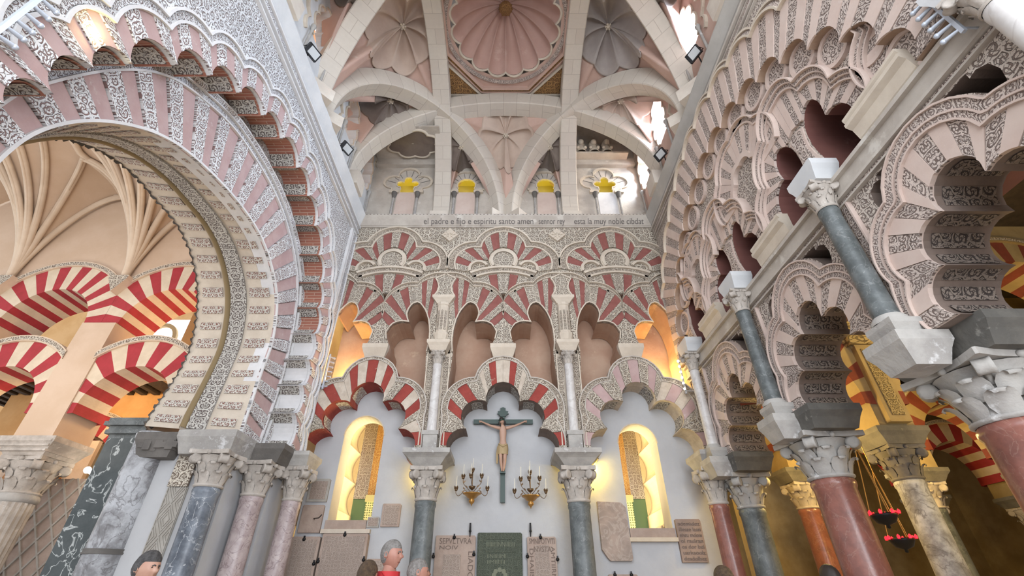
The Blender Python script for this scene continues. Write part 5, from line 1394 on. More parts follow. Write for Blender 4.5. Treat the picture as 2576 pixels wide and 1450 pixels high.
# --- clerestory walls and openings
def trefoil(c, z, k=1.0):
    cus = [(c + .17 * k, z), (c + .20 * k, z + .17 * k), (c + .13 * k, z + .40 * k), (c - .13 * k, z + .40 * k), (c - .20 * k, z + .17 * k), (c - .17 * k, z)]
    return flat([arcpts(cus[0], cus[1], .0, 2)] + lob(cus[1:5], [1.25, 1.35, 1.25], (c, z + .25 * k), 10) + [arcpts(cus[4], cus[5], .0, 2)])
def scallop(c, z):
    P = circ((c, z + .25), .25, 8, -.5, pi + .5, True)
    return [(c + .19, z)] + flat(lob(P, .25, (c, z + .25), 4)) + [(c - .19, z)]
fC = frame((0, 8.25, 0), (1, 0, 0), (0, 0, 1), (0, -1, 0))
WB = [(-2.58, 'trefoil', 8.68), (-1.03, 'scallop', 8.68), (1.05, 'scallop', 8.68), (2.62, 'trefoil', 8.68)]
hs = [trefoil(x, z) if k == 'trefoil' else scallop(x, z) for x, k, z in WB]
mb = MB(); mb.prism(fC, [(3.6, 7.3), (-3.6, 7.3), (-3.6, 12.6), (3.6, 12.6)], -.06, 0, hs, cap=0, side=0); mb.build('wall_clerestory_back', 'cream_grey', kind='structure')
plain('yellow_lit', (.80, .70, .30), .8)  # yellow lamplight put into the recess colour itself
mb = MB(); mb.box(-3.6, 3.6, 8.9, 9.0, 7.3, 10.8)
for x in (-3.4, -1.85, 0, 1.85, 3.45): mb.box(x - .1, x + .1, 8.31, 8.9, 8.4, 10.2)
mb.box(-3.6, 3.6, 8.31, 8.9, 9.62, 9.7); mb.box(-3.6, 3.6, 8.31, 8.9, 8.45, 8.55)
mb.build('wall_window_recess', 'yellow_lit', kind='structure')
for i, (x, k, z) in enumerate(WB):
    lamp('POINT', 'window_lamp', (x, 8.62, 8.72), 5.0, (1.0, .86, .12), .06)
    root = thing('clerestory_window', ['yellow-lit trefoil window at the left end over the cornice', 'yellow-lit scalloped window left of the middle, over the cornice', 'yellow-lit scalloped window right of the middle, over the cornice', 'pale-lit trefoil window at the right end over the cornice'][i], 'window', (x, 8.25, 7.6), 'clerestory windows of the end wall')
    mb = MB(); Hh = hs[i]
    big = [(x + (a - x) * 1.9, z + .22 + (b - z - .22) * 1.75) for a, b in Hh if b > z + .05]
    big2 = [(x + (a - x) * 2.1, z + .22 + (b - z - .22) * 1.95) for a, b in Hh if b > z + .05]
    mb.relief(fC, big2, big, 0, .05); mb.relief(fC, Hh[1:-1], offs(Hh[1:-1], -.03), 0, .03); mb.build('moulding', 'cream', root)
    if len(big):
        mb = MB(); n = 9
        for j in range(1, n):
            a = pi * j / n; r0, r1 = .34 if k == 'trefoil' else .29, .60 if k == 'trefoil' else .48
            c = (x, z + .24); d = (cos(a), sin(a))
            mb.relief(fC, [(c[0] + r0 * d[0] - .006 * d[1], c[1] + r0 * d[1] + .006 * d[0]), (c[0] + r1 * d[0] - .006 * d[1], c[1] + r1 * d[1] + .006 * d[0])], [(c[0] + r0 * d[0] + .006 * d[1], c[1] + r0 * d[1] - .006 * d[0]), (c[0] + r1 * d[0] + .006 * d[1], c[1] + r1 * d[1] - .006 * d[0])], 0, .008)
        mb.build('joint_lines', 'dark_stone', root)
    mb = MB(); mb.prism(fC, [(x - .24, 7.62), (x + .24, 7.62), (x + .24, 8.58), (x + .18, 8.67), (x - .18, 8.67), (x - .24, 8.58)], 0, .015); mb.build('slab', 'pink_r' if i < 3 else 'white_l', root)
    for sg in (-1, 1):
        mb = MB(); shaft(mb, x + sg * .30, 8.2, 7.62, 8.42, .032, n=12); mb.build('colonnette', 'impost_grey', root)
        mb = MB(); mb.lathe([(.03, 8.42), (.05, 8.5), (.07, 8.58), (.07, 8.62)], (x + sg * .30, 8.2), 10); mb.build('colonnette_capital', 'dark_stone', root)
        mb = MB(); mb.prism(fC, [(x + sg * .2, 8.62), (x + sg * .44, 8.62), (x + sg * .44, 8.7), (x + sg * .2, 8.7)], 0, .08); mb.build('impost', 'cream', root)
# side walls with large lobed openings
def bigop(c):
    cus = [(c + .22, 8.55), (c + .28, 8.8), (c + .3, 9.15), (c + .2, 9.5), (c, 9.72), (c - .2, 9.5), (c - .3, 9.15), (c - .28, 8.8), (c - .22, 8.55)]
    return flat(lob(cus, [.5, .6, .7, .7, .7, .7, .6, .5], (c, 9.1), 6))
for sx, fr_, nm in ((-1, frame((-3.56, 0, 0), (0, 1, 0), (0, 0, 1), (1, 0, 0)), 'left'), (1, frame((3.56, 0, 0), (0, 1, 0), (0, 0, 1), (-1, 0, 0)), 'right')):
    hs = [bigop(c) for c in (3.75, 4.45, 6.42, 7.72)]
    if sx: hs = [bigop(c) for c in (4.42, 6.40, 7.76)] + [bigop(3.3)]
    mb = MB(); mb.prism(fr_, [(-1, 7.3), (8.3, 7.3), (8.3, 12.6), (-1, 12.6)], -.35, 0, hs, cap=0, side=0); mb.build('wall_clerestory_' + nm, 'cornice_l' if sx < 0 else 'web_pink', kind='structure')
    for i, c in enumerate((4.42, 6.40, 7.76)):
        root = thing('clerestory_window', '%s lobed %s side window over the cornice, %s' % (('peach-lit', 'left') if sx < 0 else ('blazing white', 'right')) if False else ('peach-lit lobed window over the left cornice, %s' if sx < 0 else 'blazing white lobed window over the right cornice, %s') % ('beside the nearer floodlight', 'beside the farther floodlight', 'in the far corner behind the cross rib')[i], 'window', (sx * 3.56, c, 7.6), 'lobed side windows of the clerestory')
        H_ = bigop(c); mb = MB(); mb.relief(fr_, H_, offs(H_, .03), 0, .03)
        B1 = [(c + (a - c) * 1.75, 9.1 + (b - 9.1) * 1.5) for a, b in H_ if b > 8.56]; B2 = [(c + (a - c) * 1.9, 9.1 + (b - 9.1) * 1.58) for a, b in H_ if b > 8.56]
        mb.relief(fr_, B1, B2, 0, .05); mb.build('moulding', 'cream', root)
        for sg in (-1, 1):
            X = sx * 3.50; mb = MB(); shaft(mb, X, c + sg * .36, 7.62, 8.44, .026, n=10); mb.build('colonnette', 'impost_grey', root)
            mb = MB(); mb.lathe([(.026, 8.44), (.036, 8.5), (.05, 8.56), (.05, 8.58)], (X, c + sg * .36), 10); mb.build('colonnette_capital', 'impost_grey', root)
        if sx < 0:
            mb = MB(); 
            for j in range(4): mb.box(-4.3 + .03 * j, -4.25 + .03 * j, c - .45, c + .45, 8.5 + j * .36, 8.78 + j * .36); mb.box(-4.3 + .03 * j, -4.1, c - .45, c + .45, 8.78 + j * .36, 8.82 + j * .36)
            mb.build('scalloped_reveal', 'peach', root) if 'peach' in MAT else None
mb = MB(); mb.box(-5.0, -4.9, 0.5, 9.0, 7.6, 12); mb.build('wall_outside', 'peach', kind='structure')
mb = MB(); mb.box(-3.9, 3.9, 1.4, 8.9, 12.6, 12.8); mb.build('ceiling_light_block', 'cream_grey', kind='structure')  # unseen slab added over the vault to stop sky light leaking in
# ================================================================== THINGS ON THE END WALL
WY = 8.45
def fW(s, t, n): return (s, WY - n, t)
def slab(name, label, x0, x1, z0, z1, m, d=.07, face='carve_slab', inset=.04, clamps=(), cut=None, group='stone slabs on the end wall'):
    root = thing(name, label, 'slab', ((x0 + x1) / 2, WY, z0), group)
    P = cut or [(x1, z0), (x1, z1 - .02), (x1 - .02, z1), (x0 + .015, z1), (x0, z1 - .015), (x0, z0)]
    mb = MB(); mb.prism(fW, P, 0, d); mb.build('body', m, root)
    if face:
        mb = MB(); mb.prism(fW, [(x1 - inset, z0 + inset), (x1 - inset, z1 - inset), (x0 + inset, z1 - inset), (x0 + inset, z0 + inset)], d, d + .006, uo=(rnd.random() * 5, rnd.random() * 5)); mb.build('carving', face, root)
    for x, z in clamps:
        mb = MB(); mb.sphere((x, WY - d - .01, z), .028, 8, 6); mb.box(x - .012, x + .012, WY - d - .02, WY - d, z, z + .05); o = mb.build('clamp', 'black_iron', root)
    return root
def words(root, txt, x, z, w, h, d, m='ink', rot=0.0):
    f = bpy.data.curves.new('lettering', 'FONT'); f.body = txt; f.size = h * 1.3; f.extrude = .004
    f.materials.append(MAT[m])
    o = bpy.data.objects.new('lettering', f); COL.objects.link(o); o.parent = root
    bpy.context.view_layer.update(); sx = w / max(.01, o.dimensions.x)
    o.matrix_local = Matrix.Translation(Vector((x, WY - d, z)) - Vector(root['_o'])) @ Matrix.Rotation(rot, 4, 'Y') @ Matrix.Rotation(pi / 2, 4, 'X') @ Matrix.Diagonal((sx, 1, 1, 1))
plain('letter_stone', (.50, .41, .35), .8); plain('letter_dark', (.19, .14, .115), .9); plain('letter_green', (.19, .20, .14), .8)
slab('stone_slab', 'small square slab with a carved round crest, topmost at the left of the left window', -3.42, -3.07, 1.33, 1.70, 'plaque_grey', .04)
slab('stone_slab', 'plain pinkish slab with faint worn letters left of the left window, under the crest slab', -3.44, -3.08, .86, 1.28, 'plaque_pink', .05, None)
slab('stone_slab', 'large rosette-carved grave slab in the far left corner under the plain pinkish slab', -3.48, -3.02, -.5, .80, 'plaque_pink', .10, clamps=[(-3.28, .76), (-3.04, .42)])
slab('stone_slab', 'largest pink grave slab with deep cracks, leaning under the left window sill', -2.98, -2.24, -.6, .84, 'plaque_pink', .13, clamps=[(-2.62, .82), (-2.97, .45), (-2.25, .47)])
slab('stone_slab', 'tiny grey fragment with two rows of letters beside the left window sill', -2.32, -2.12, .94, 1.10, 'plaque_grey', .03, 'carve_slab', .02)
slab('stone_slab', 'small pink inscribed slab between the left window and the left grey column', -2.09, -1.78, .95, 1.30, 'plaque_pink', .045, 'carve_slab', .03)
slab('stone_slab', 'low slab with small letters behind the man in the red jacket', -2.22, -1.80, -.2, .49, 'plaque_pink', .06, 'carve_slab', .03)
r_ = slab('stone_slab', 'pale pink slab with large letters round a carved shield, left of the dark green slab', -1.14, -.49, -.5, .82, 'plaque_pink', .07, None, clamps=[(-.84, .79), (-1.16, .52), (-.51, .55)])
mb = MB(); mb.prism(lambda s, t, n: (s, WY - n, t), [(-.72, .0), (-.72, .55), (-1.0, .55), (-1.0, .0)], .07, .08); mb.build('shield_carving', 'carve_slab', r_)
words(r_, 'SEPVLTVRA', -1.08, .70, .52, .09, .074, 'letter_dark'); words(r_, 'LIADOHI', -.60, .60, .5, .09, .074, 'letter_dark', pi / 2); words(r_, 'NOIV', -1.08, .62, .3, .06, .074, 'letter_dark')
r_ = slab('stone_slab', 'dark green slab carved with bands and a rosette in the middle of the wall', -.46, .27, -.5, .86, 'carve_green', .06, None)
for a, b, c_, d_ in ((-.44, -.36, -.5, .84), (.17, .25, -.5, .84), (-.34, .15, .76, .84), (-.34, .15, .58, .62)):
    mb = MB(); mb.prism(fW, [(b, c_), (b, d_), (a, d_), (a, c_)], .06, .07, uo=(rnd.random() * 3, 0)); mb.build('border', 'carve_green', r_)
words(r_, 'IIIIIIIIIINNIIIIIIII', -.32, .66, .46, .07, .066, 'letter_green'); words(r_, 'IINIIIIIIMI', -.30, .50, .30, .06, .066, 'letter_green'); words(r_, 'IIMIIIIIII', -.30, .42, .28, .06, .066, 'letter_green')
mb = MB()
for i in range(8): mb.prism(fW, circ((-.095 + .09 * cos(i * pi / 4), .27 + .07 * sin(i * pi / 4)), .035, 10), .06, .068 + .0015 * i)
mb.build('rosette', 'letter_green', r_)
mb = MB(); mb.prism(fW, [(.0, -.3), (.02, .08)] + circ((-.095, .10), .10, 10, .2, pi - .2, True) + [(-.21, .08), (-.19, -.3)], .06, .075); mb.build('niche_motif', 'black_iron', r_)
r_ = slab('stone_slab', 'pale slab of tall narrow letters right of the dark green slab', .35, .82, -.5, .80, 'plaque_pink', .08, 'carve_slab', .12, clamps=[(.57, .79), (.35, .52), (.83, .48)])
words(r_, 'SMNIPOTVITI', .38, .70, .41, .085, .085, 'letter_dark'); words(r_, 'NVSTA', .45, .585, .28, .085, .085, 'letter_dark'); words(r_, 'AMTIIRMIID', .73, .66, .6, .07, .085, 'letter_dark', pi / 2); words(r_, 'DHAIISIVR', .385, .64, .6, .07, .085, 'letter_dark', pi / 2)
slab('stone_slab', 'tall diagonally streaked marble slab at the left of the right window', 1.56, 2.04, .46, 1.32, 'slab_pink', .08, None, cut=[(2.02, .46), (2.04, .5), (2.03, 1.24), (1.96, 1.31), (1.56, 1.33), (1.56, .62), (1.64, .5), (1.68, .46)])
r_ = slab('stone_slab', 'brown slab with seven rows of raised gothic letters at the right of the right window', 2.83, 3.25, .44, 1.06, 'slab_brown' if 'slab_brown' in MAT else 'plaque_grey', .06, None)
for i, t in enumerate(('ndemiuloz', 'illesse lassi', 'eheu mdom', 'ol raulran', 'os dor bui', 'uarhaoolz', 'deadolbez')): words(r_, t, 2.86, .965 - i * .083, .36, .062, .066, 'letter_dark')
slab('stone_slab', 'low slab held by two clamps, only its top edge showing, right of the right grey column', 1.62, 2.08, -.4, .28, 'plaque_pink', .06, None, clamps=[(1.72, .27), (1.98, .27)])
for i, x in enumerate((-.585, .41)):
    mb = MB(); mb.tube([(x, WY, .90), (x, WY - .08, .90)], .01, 6); mb.tube([(x, WY - .08, .80), (x, WY - .08, .90), (x, WY - .08, 1.0)], [.008, .016, .014], 8); mb.sphere((x, WY - .08, .88), .022, 8, 6)
    tag(mb.build('iron_peg', 'black_iron'), ['upright iron peg above the pale pink lettered slab', 'upright iron peg above the slab of tall narrow letters'][i], 'peg', 'iron pegs')
mb = MB(); mb.tube([(-3.22, WY, 1.06), (-3.18, 8.3, 1.06), (-3.08, 8.25, 1.06), (-3.04, 8.25, 1.11)], .008, 6)
tag(mb.build('iron_hook', 'black_iron'), 'thin bent iron hook beside the left corner column', 'hook')

# --- bodies grown from a skeleton
def skin(joints, edges, root, lv=2):
    """joints: name -> (x, y, z, r); one continuous tapering surface"""
    me = bpy.data.meshes.new('tmp'); names = list(joints); idx = {n: i for i, n in enumerate(names)}
    me.from_pydata([joints[n][:3] for n in names], [(idx[a], idx[b]) for a, b in edges], [])
    o = bpy.data.objects.new('tmp', me); COL.objects.link(o)
    o.modifiers.new('s', 'SKIN').use_smooth_shade = True
    for n, v in zip(names, me.skin_vertices[0].data): v.radius = (joints[n][3], joints[n][3] * (joints[n][4] if len(joints[n]) > 4 else 1)); v.use_root = n == root
    ss = o.modifiers.new('u', 'SUBSURF'); ss.levels = lv; ss.render_levels = lv
    dg = bpy.context.evaluated_depsgraph_get(); m2 = bpy.data.meshes.new_from_object(o.evaluated_get(dg))
    V = [tuple(v.co) for v in m2.vertices]; Fc = [tuple(p.vertices) for p in m2.polygons]
    bpy.data.objects.remove(o); bpy.data.meshes.remove(me); bpy.data.meshes.remove(m2)
    return V, Fc
def addmesh(mb, V, Fc, mi=0, T=None):
    k = len(mb.v); mb.v += [T(*v) if T else v for v in V]
    for f in Fc:
        mb.f.append(tuple(k + i for i in f)); mb.uv.append([(0, 0)] * len(f)); mb.mi.append(mi); mb.sm.append(True)
def headshape(x, y, z):
    """unit head: x right, y forward, z up; height about 2.0"""
    n = Vector((x, y, z)).normalized(); x, y, z = n
    X, Y, Z = x * .68, y * .84, z * 1.0
    if z < 0: X *= 1 - .30 * (-z) ** 1.4; Y *= 1 - .12 * (-z); Y += .10 * (-z) ** 2 * (1 if y > -.2 else 0)
    if y < 0: Y *= 1.08
    g = lambda cx, cz, sx, sz: math.exp(-((x - cx) / sx) ** 2 - ((z - cz) / sz) ** 2)
    if y > 0:
        Y += .24 * g(0, -.16, .11, .13) + .10 * g(0, .0, .09, .2) + .05 * g(0, .24, .5, .07) - .07 * g(.30, .06, .14, .10) - .07 * g(-.30, .06, .14, .10)
        Y += .05 * g(0, -.44, .2, .05) + .045 * g(0, -.55, .18, .05) - .03 * g(0, -.495, .2, .025) + .07 * g(0, -.80, .2, .12) + .03 * g(.42, -.12, .15, .12) + .03 * g(-.42, -.12, .15, .12)
    return X, Y, Z
def head(mb, T, mi=0, eye=1, n=44, m=36):
    mb.grid([[T(*headshape(sin(pi * i / m) * cos(2 * pi * j / n), sin(pi * i / m) * sin(2 * pi * j / n), cos(pi * i / m))) for j in range(n)] for i in range(m + 1)], cv=True, mi=mi)
    for s in (-1, 1):
        q_ = headshape(s * .34, .93, .07); mb.sphere((q_[0], q_[1] - .035, q_[2]), .075, 10, 8, eye, T=T)
        mb.sphere((s * .63, -.05, -.05), .22, 10, 8, mi, sc=(.3, .62, 1.05), T=T)
        P = []
        for i in range(9):
            a = -.6 + i * .55
            P.append([T(s * (.62 + .10 * q), -.05 + .17 * cos(a) * r, -.05 + .27 * sin(a) * r) for q, r in ((0, .5), (.6, 1), (1, .95), (.9, .7), (.3, .4))])
        mb.grid(P, cu=True, mi=mi)
def hair(mb, T, line=.25, back=-.75, vol=.08, mi=0, n=40, m=24):
    P = []
    for i in range(m + 1):
        row = []
        for j in range(n):
            a = 2 * pi * j / n; fr_ = max(0.0, sin(a)); sd = abs(cos(a))
            zl = line if sin(a) > .35 else (back + (line - back) * max(0, (sin(a) + .45) / .8) ** 2)
            zl = min(zl, line); th_max = math.acos(max(-1, min(1, zl)))
            th = th_max * i / m
            x, y, z = headshape(sin(th) * cos(a), sin(th) * sin(a), cos(th))
            k = 1 + vol * (1 - (i / m) ** 6) + .02 * sin(9 * a + 5 * th) * sin(pi * i / m)
            row.append(T(x * k, y * k, z * k))
        P.append(row)
    mb.grid(P, cv=True, mi=mi)
stone('skin', (.46, .27, .195), (.42, .23, .165), 9, .5, .05, 60); stone('skin_red', (.46, .235, .175), (.40, .185, .135), 9, .5, .05, 60); plain('lip', (.28, .10, .08), .5); plain('eye', (.03, .025, .02), .2)
stone('hair_grey', (.33, .31, .29), (.20, .185, .17), 30, .7, .9, 90); stone('hair_greydark', (.10, .095, .095), (.04, .038, .038), 30, .6, .9, 90); stone('hair_brown', (.12, .075, .04), (.06, .035, .02), 30, .6, .9, 90)
plain('jacket_red', (.52, .03, .035), .7); plain('jacket_navy', (.02, .02, .045), .8); plain('shirt_grey', (.42, .44, .45), .8); plain('shirt_dark', (.05, .055, .06), .8); plain('trousers', (.05, .06, .09), .8); plain('shoe', (.03, .025, .02), .6); plain('shirt_tan', (.33, .27, .20), .8)
def hand_pts(J, E, nm, w, d, s, side):
    """palm and five fingers from wrist point w along direction d"""
    w = Vector(w); d = Vector(d).normalized(); a = d.cross(Vector(side)).normalized(); c = a.cross(d)
    p = w + d * .05; J[nm + 'p'] = (*p, .030, .55); E.append((nm, nm + 'p'))
    p2 = w + d * .085; J[nm + 'p2'] = (*p2, .034, .5); E.append((nm + 'p', nm + 'p2'))
    for i, (o, l) in enumerate(((-.030, .062), (-.010, .074), (.010, .070), (.030, .055))):
        k0 = p2 + a * o + d * .012; k1 = k0 + d * l * .55 + c * l * .15; k2 = k1 + d * l * .40 + c * l * .42
        J['%sf%d' % (nm, i)] = (*k0, .0095); J['%sg%d' % (nm, i)] = (*k1, .0085); J['%sh%d' % (nm, i)] = (*k2, .007)
        E += [(nm + 'p2', '%sf%d' % (nm, i)), ('%sf%d' % (nm, i), '%sg%d' % (nm, i)), ('%sg%d' % (nm, i), '%sh%d' % (nm, i))]
    t0 = p - a * .03 * s; t1 = t0 + d * .03 - a * .025 * s + c * .012; t2 = t1 + d * .032 + c * .012
    J[nm + 't0'] = (*t0, .012); J[nm + 't1'] = (*t1, .010); J[nm + 't2'] = (*t2, .008)
    E += [(nm + 'p', nm + 't0'), (nm + 't0', nm + 't1'), (nm + 't1', nm + 't2')]
def person(label, u, v, d, yaw, skin_m, hair_m, top_m, hair_kw, H=None, arms=None, tilt=0.0, jacket=None, k=.118):
    r = ray(u, v); hx, hy, hz = r[0] * d, r[1] * d, r[2] * d          # head centre
    H = hz - FLOOR; s = H / 1.60
    root = thing('person', label, 'person', (hx, hy, FLOOR))
    cy, sy = cos(yaw), sin(yaw)                                       # yaw 0 = facing away (+y); positive turns left
    def L(x, y, z): return (hx + (x * cy - y * sy) * s, hy + (x * sy + y * cy) * s, FLOOR + z * s)
    J = {}; E = []
    def j(n, x, y, z, rr, q=1.0, par=None):
        J[n] = (*L(x, y, z), rr * s, q)
        if par: E.append((par, n))
    j('pelvis', 0, 0, .93, .145, .8); j('belly', 0, .01, 1.08, .135, .8, 'pelvis'); j('chest', 0, .0, 1.27, .155, .78, 'belly'); j('neck0', 0, -.02, 1.42, .075, 1, 'chest'); j('neck', 0, -.01, 1.50, .056, 1, 'neck0'); j('skull', 0, .0, 1.57, .06, 1, 'neck')
    for sg, q in ((-1, 'l'), (1, 'r')):
        j(q + 'hip', sg * .09, 0, .88, .095, 1, 'pelvis'); j(q + 'knee', sg * .10, .015, .48, .06, 1, q + 'hip'); j(q + 'calf', sg * .10, -.01, .33, .056, 1, q + 'knee'); j(q + 'ankle', sg * .105, -.015, .09, .038, 1, q + 'calf'); j(q + 'toe', sg * .12, .15, .035, .035, .8, q + 'ankle')
        j(q + 'sh', sg * .185, -.01, 1.365, .062, 1, 'neck0')
        A = (arms or {}).get(q) or ((sg * .235, -.03, 1.08), (sg * .23, .06, .84))
        j(q + 'el', *A[0], .046, 1, q + 'sh'); j(q + 'wr', *A[1], .029, 1, q + 'el')
        w = Vector(J[q + 'wr'][:3]); dd = w - Vector(J[q + 'el'][:3])
        hand_pts(J, E, q + 'wr', w, dd if not (arms or {}).get(q + 'd') else Vector(L(*arms[q + 'd'])) - Vector(L(0, 0, 0)), sg, Vector((cy, sy, 0)) if abs(dd.normalized().dot(Vector((cy, sy, 0)))) < .9 else Vector((0, 0, 1)))
    V, Fc = skin(J, E, 'pelvis')
    mats = [skin_m, 'eye', top_m, 'trousers', 'shoe', 'shirt_grey']
    mb = MB(); addmesh(mb, V, Fc, 0)
    # clothing by region on the one body surface
    for fi in range(len(mb.f)):
        c = sum((Vector(mb.v[i]) for i in mb.f[fi]), Vector()) / len(mb.f[fi]); z = (c.z - FLOOR) / s
        dl = c - Vector((hx, hy, 0)); lx = (dl.x * cy + dl.y * sy) / s; ly = (-dl.x * sy + dl.y * cy) / s
        near = min(J, key=lambda n: (c - Vector(J[n][:3])).length); hand = near[1:3] == 'wr' and len(near) > 3
        mb.mi[fi] = 0 if (hand or z > 1.455) else 4 if z < .085 else 3 if z < .93 and abs(lx) < .2 else (5 if jacket and ly > .02 and abs(lx) < .07 else 2)
    ct, st = cos(tilt), sin(tilt)
    def T(x, y, z):
        x, y, z = x * k * s, y * k * s, z * k * s
        y, z = y * ct + z * st, -y * st + z * ct
        return (hx + x * cy - y * sy, hy + x * sy + y * cy, hz + z + .02)
    head(mb, T, 0, 1)
    SF = lambda x, z: T(*[c_ * 1.005 for c_ in headshape(x, sqrt(max(.01, 1 - x * x - z * z)), z)])
    mb.build('body', mats, root)
    mb = MB()
    for sg in (-1, 1): mb.tube([SF(sg * .12, .16), SF(sg * .26, .22), SF(sg * .40, .16)], .005 * s, 6)
    mb.build('eyebrows', hair_m, root)
    mb = MB(); mb.tube([SF(-.24, -.50), SF(-.10, -.49), SF(0, -.50), SF(.10, -.49), SF(.24, -.50)], .0035 * s, 6); mb.build('lips', 'lip', root)
    mb = MB(); hair(mb, T, **hair_kw); mb.build('hair', hair_m, root)
    if jacket:
        mb = MB(); rows = []
        for sg in (-1, 1):
            mb.grid([[L(sg * (.055 + .02 * q + w * .05), .10 - .02 * abs(q) - (.09 * max(0, z - 1.38) / .1), z + .02 * w) for w in (0, .5, 1)] for q, z in ((0, 1.0), (.3, 1.2), (.8, 1.38), (1.2, 1.47))])
            mb.grid([[L(sg * (.11 * sin(a)), -.01 + .10 * cos(a) * -1 + .0, z) for a in [pi * i / 8 for i in range(9)]] for z in (1.43, 1.49)])
        mb.build('collar', top_m, root)
    return root, L, T, s
person('grey-haired man in a red jacket looking to the right in front of the end wall', 985, 1403, 4.55, -pi * .62, 'skin_red', 'hair_grey', 'jacket_red', dict(line=.42, back=-.55, vol=.07), jacket=True)
person('dark-haired person left of the red-jacketed man, only the crown showing', 924, 1455, 4.3, -.5, 'skin', 'hair_brown', 'shirt_dark', dict(line=.2, back=-.8, vol=.12))
person('short-haired grey man right of the red jacket, head turned right', 1051, 1447, 4.5, -pi * .42, 'skin_red', 'hair_grey', 'shirt_tan', dict(line=.38, back=-.5, vol=.05))
person('dark-haired man in profile at the lower left before the carved jamb strip', 366, 1440, 3.6, -pi * .60, 'skin', 'hair_greydark', 'shirt_dark', dict(line=.40, back=-.6, vol=.13))
person('brown-haired crown of a person beside the slim red corner column', 1824, 1468, 4.2, .3, 'skin', 'hair_brown', 'shirt_tan', dict(line=.1, back=-.8, vol=.10))
person('dark-haired person under the big red column, only the crown showing', 2092, 1462, 4.6, .2, 'skin', 'hair_dark', 'jacket_navy', dict(line=.1, back=-.8, vol=.10))
# person holding up a phone: only hands and phone reach into the picture
root_, L_, T_, s_ = person('person holding a phone up with both hands below the right window', 1712, 1530, 3.9, .05, 'skin', 'hair_dark', 'shirt_dark', dict(line=.1, back=-.8, vol=.10),
    arms={'l': ((-.22, .14, 1.32), (-.075, .36, 1.66)), 'r': ((.22, .14, 1.32), (.075, .36, 1.66)), 'ld': (.05, .03, .25), 'rd': (-.05, .03, .25)})
P0 = Vector(L_(0, .40, 1.775))
mb = MB(); mb.box(P0.x - .036, P0.x + .036, P0.y - .005, P0.y + .004, P0.z - .078, P0.z + .078)
ph = thing('phone', 'black phone with a lit screen held up by two hands', 'phone', tuple(P0 - Vector((0, 0, .078))))
mb.build('case', 'black_plastic', ph)
plain('screen', (.02, .02, .02), .2, 0, (.45, .50, .55), .5)
mb = MB(); mb.face([(P0.x - .03, P0.y - .0055, P0.z - .04), (P0.x + .03, P0.y - .0055, P0.z - .04), (P0.x + .03, P0.y - .0055, P0.z + .055), (P0.x - .03, P0.y - .0055, P0.z + .055)]); mb.build('screen', 'screen', ph)

# --- crucifix
cx = -.05; YC = 8.36
root = thing('crucifix', 'painted carved crucified figure on a dark green cross in the middle of the end wall', 'crucifix', (cx, YC, 1.31))
mb = MB(); mb.box(cx - .042, cx + .038, YC, YC + .05, 1.31, 2.90); mb.build('upright_beam', 'green_wood', root)
mb = MB(); mb.box(cx - .55, cx + .56, YC - .005, YC + .045, 2.655, 2.735); mb.build('cross_beam', 'green_wood', root)
mb = MB()
P = [(.0, 2.97), (.05, 2.95), (.05, 2.90), (.10, 2.89), (.085, 2.865), (.11, 2.84), (.06, 2.82), (.05, 2.79)]
mb.prism(lambda s, t, n: (cx + s, YC - n, t), [(a, b) for a, b in P] + [(-a, b) for a, b in P[::-1]], -.03, .012); mb.build('title_plate', 'green_wood', root)
mb = MB(); mb.box(cx - .05, cx + .045, YC - .09, YC, 1.765, 1.80); mb.build('foot_rest', 'green_wood', root)
J = {}; E = []
def j(n, x, y, z, r, q=1.0, par=None):
    J[n] = (cx + x, YC - .055 + y, z, r, q)
    if par: E.append((par, n))
j('pelvis', 0, -.01, 2.235, .062, .75); j('belly', .0, -.012, 2.33, .055, .72, 'pelvis'); j('chest', 0, -.02, 2.46, .075, .7, 'belly'); j('neck0', 0, -.02, 2.55, .038, 1, 'chest'); j('neck', -.01, -.04, 2.60, .026, 1, 'neck0'); j('skull', -.015, -.05, 2.64, .03, 1, 'neck')
for sg, q in ((-1, 'l'), (1, 'r')):
    j(q + 'sh', sg * .085, -.01, 2.555, .034, 1, 'neck0'); j(q + 'el', sg * .24, .0, 2.605, .023, 1, q + 'sh'); j(q + 'wr', sg * .375, .03, 2.675, .015, 1, q + 'el')
    w = Vector(J[q + 'wr'][:3]); p = w + Vector((sg * .03, 0, .012)); J[q + 'pm'] = (*p, .018, .6); E.append((q + 'wr', q + 'pm'))
    for i in range(4):
        a = p + Vector((sg * .022, -.006, .014 - .010 * i)); b = a + Vector((sg * .018, -.014, 0)); J['%sf%d' % (q, i)] = (*a, .006); J['%sg%d' % (q, i)] = (*b, .005); E += [(q + 'pm', '%sf%d' % (q, i)), ('%sf%d' % (q, i), '%sg%d' % (q, i))]
    a = p + Vector((sg * .004, -.006, .024)); J[q + 't'] = (*a, .006); E.append((q + 'pm', q + 't'))
    j(q + 'hip', sg * .045, -.01, 2.20, .048, 1, 'pelvis'); j(q + 'knee', sg * .035, -.06, 2.02, .034, 1, q + 'hip'); j(q + 'calf', sg * .032, -.035, 1.95, .032, 1, q + 'knee'); j(q + 'ankle', sg * .016, -.02, 1.835, .019, 1, q + 'calf'); j(q + 'toe', sg * .013, -.06, 1.79, .015, 1, q + 'ankle')
V, Fc = skin(J, E, 'pelvis')
mb = MB(); addmesh(mb, V, Fc)
def TH_(x, y, z):
    k = .066; x, y, z = x * k, y * k, z * k; a = .35; y, z = y * cos(a) + z * sin(a), -y * sin(a) + z * cos(a)
    b = .22; x, z = x * cos(b) - z * sin(b), x * sin(b) + z * cos(b)
    return (cx - .02 + x, YC - .115 - y, 2.665 + z)
head(mb, lambda x, y, z: TH_(x, y, z), 0, 1, 28, 22)
mb.build('figure', ['flesh_carved', 'eye'], root)
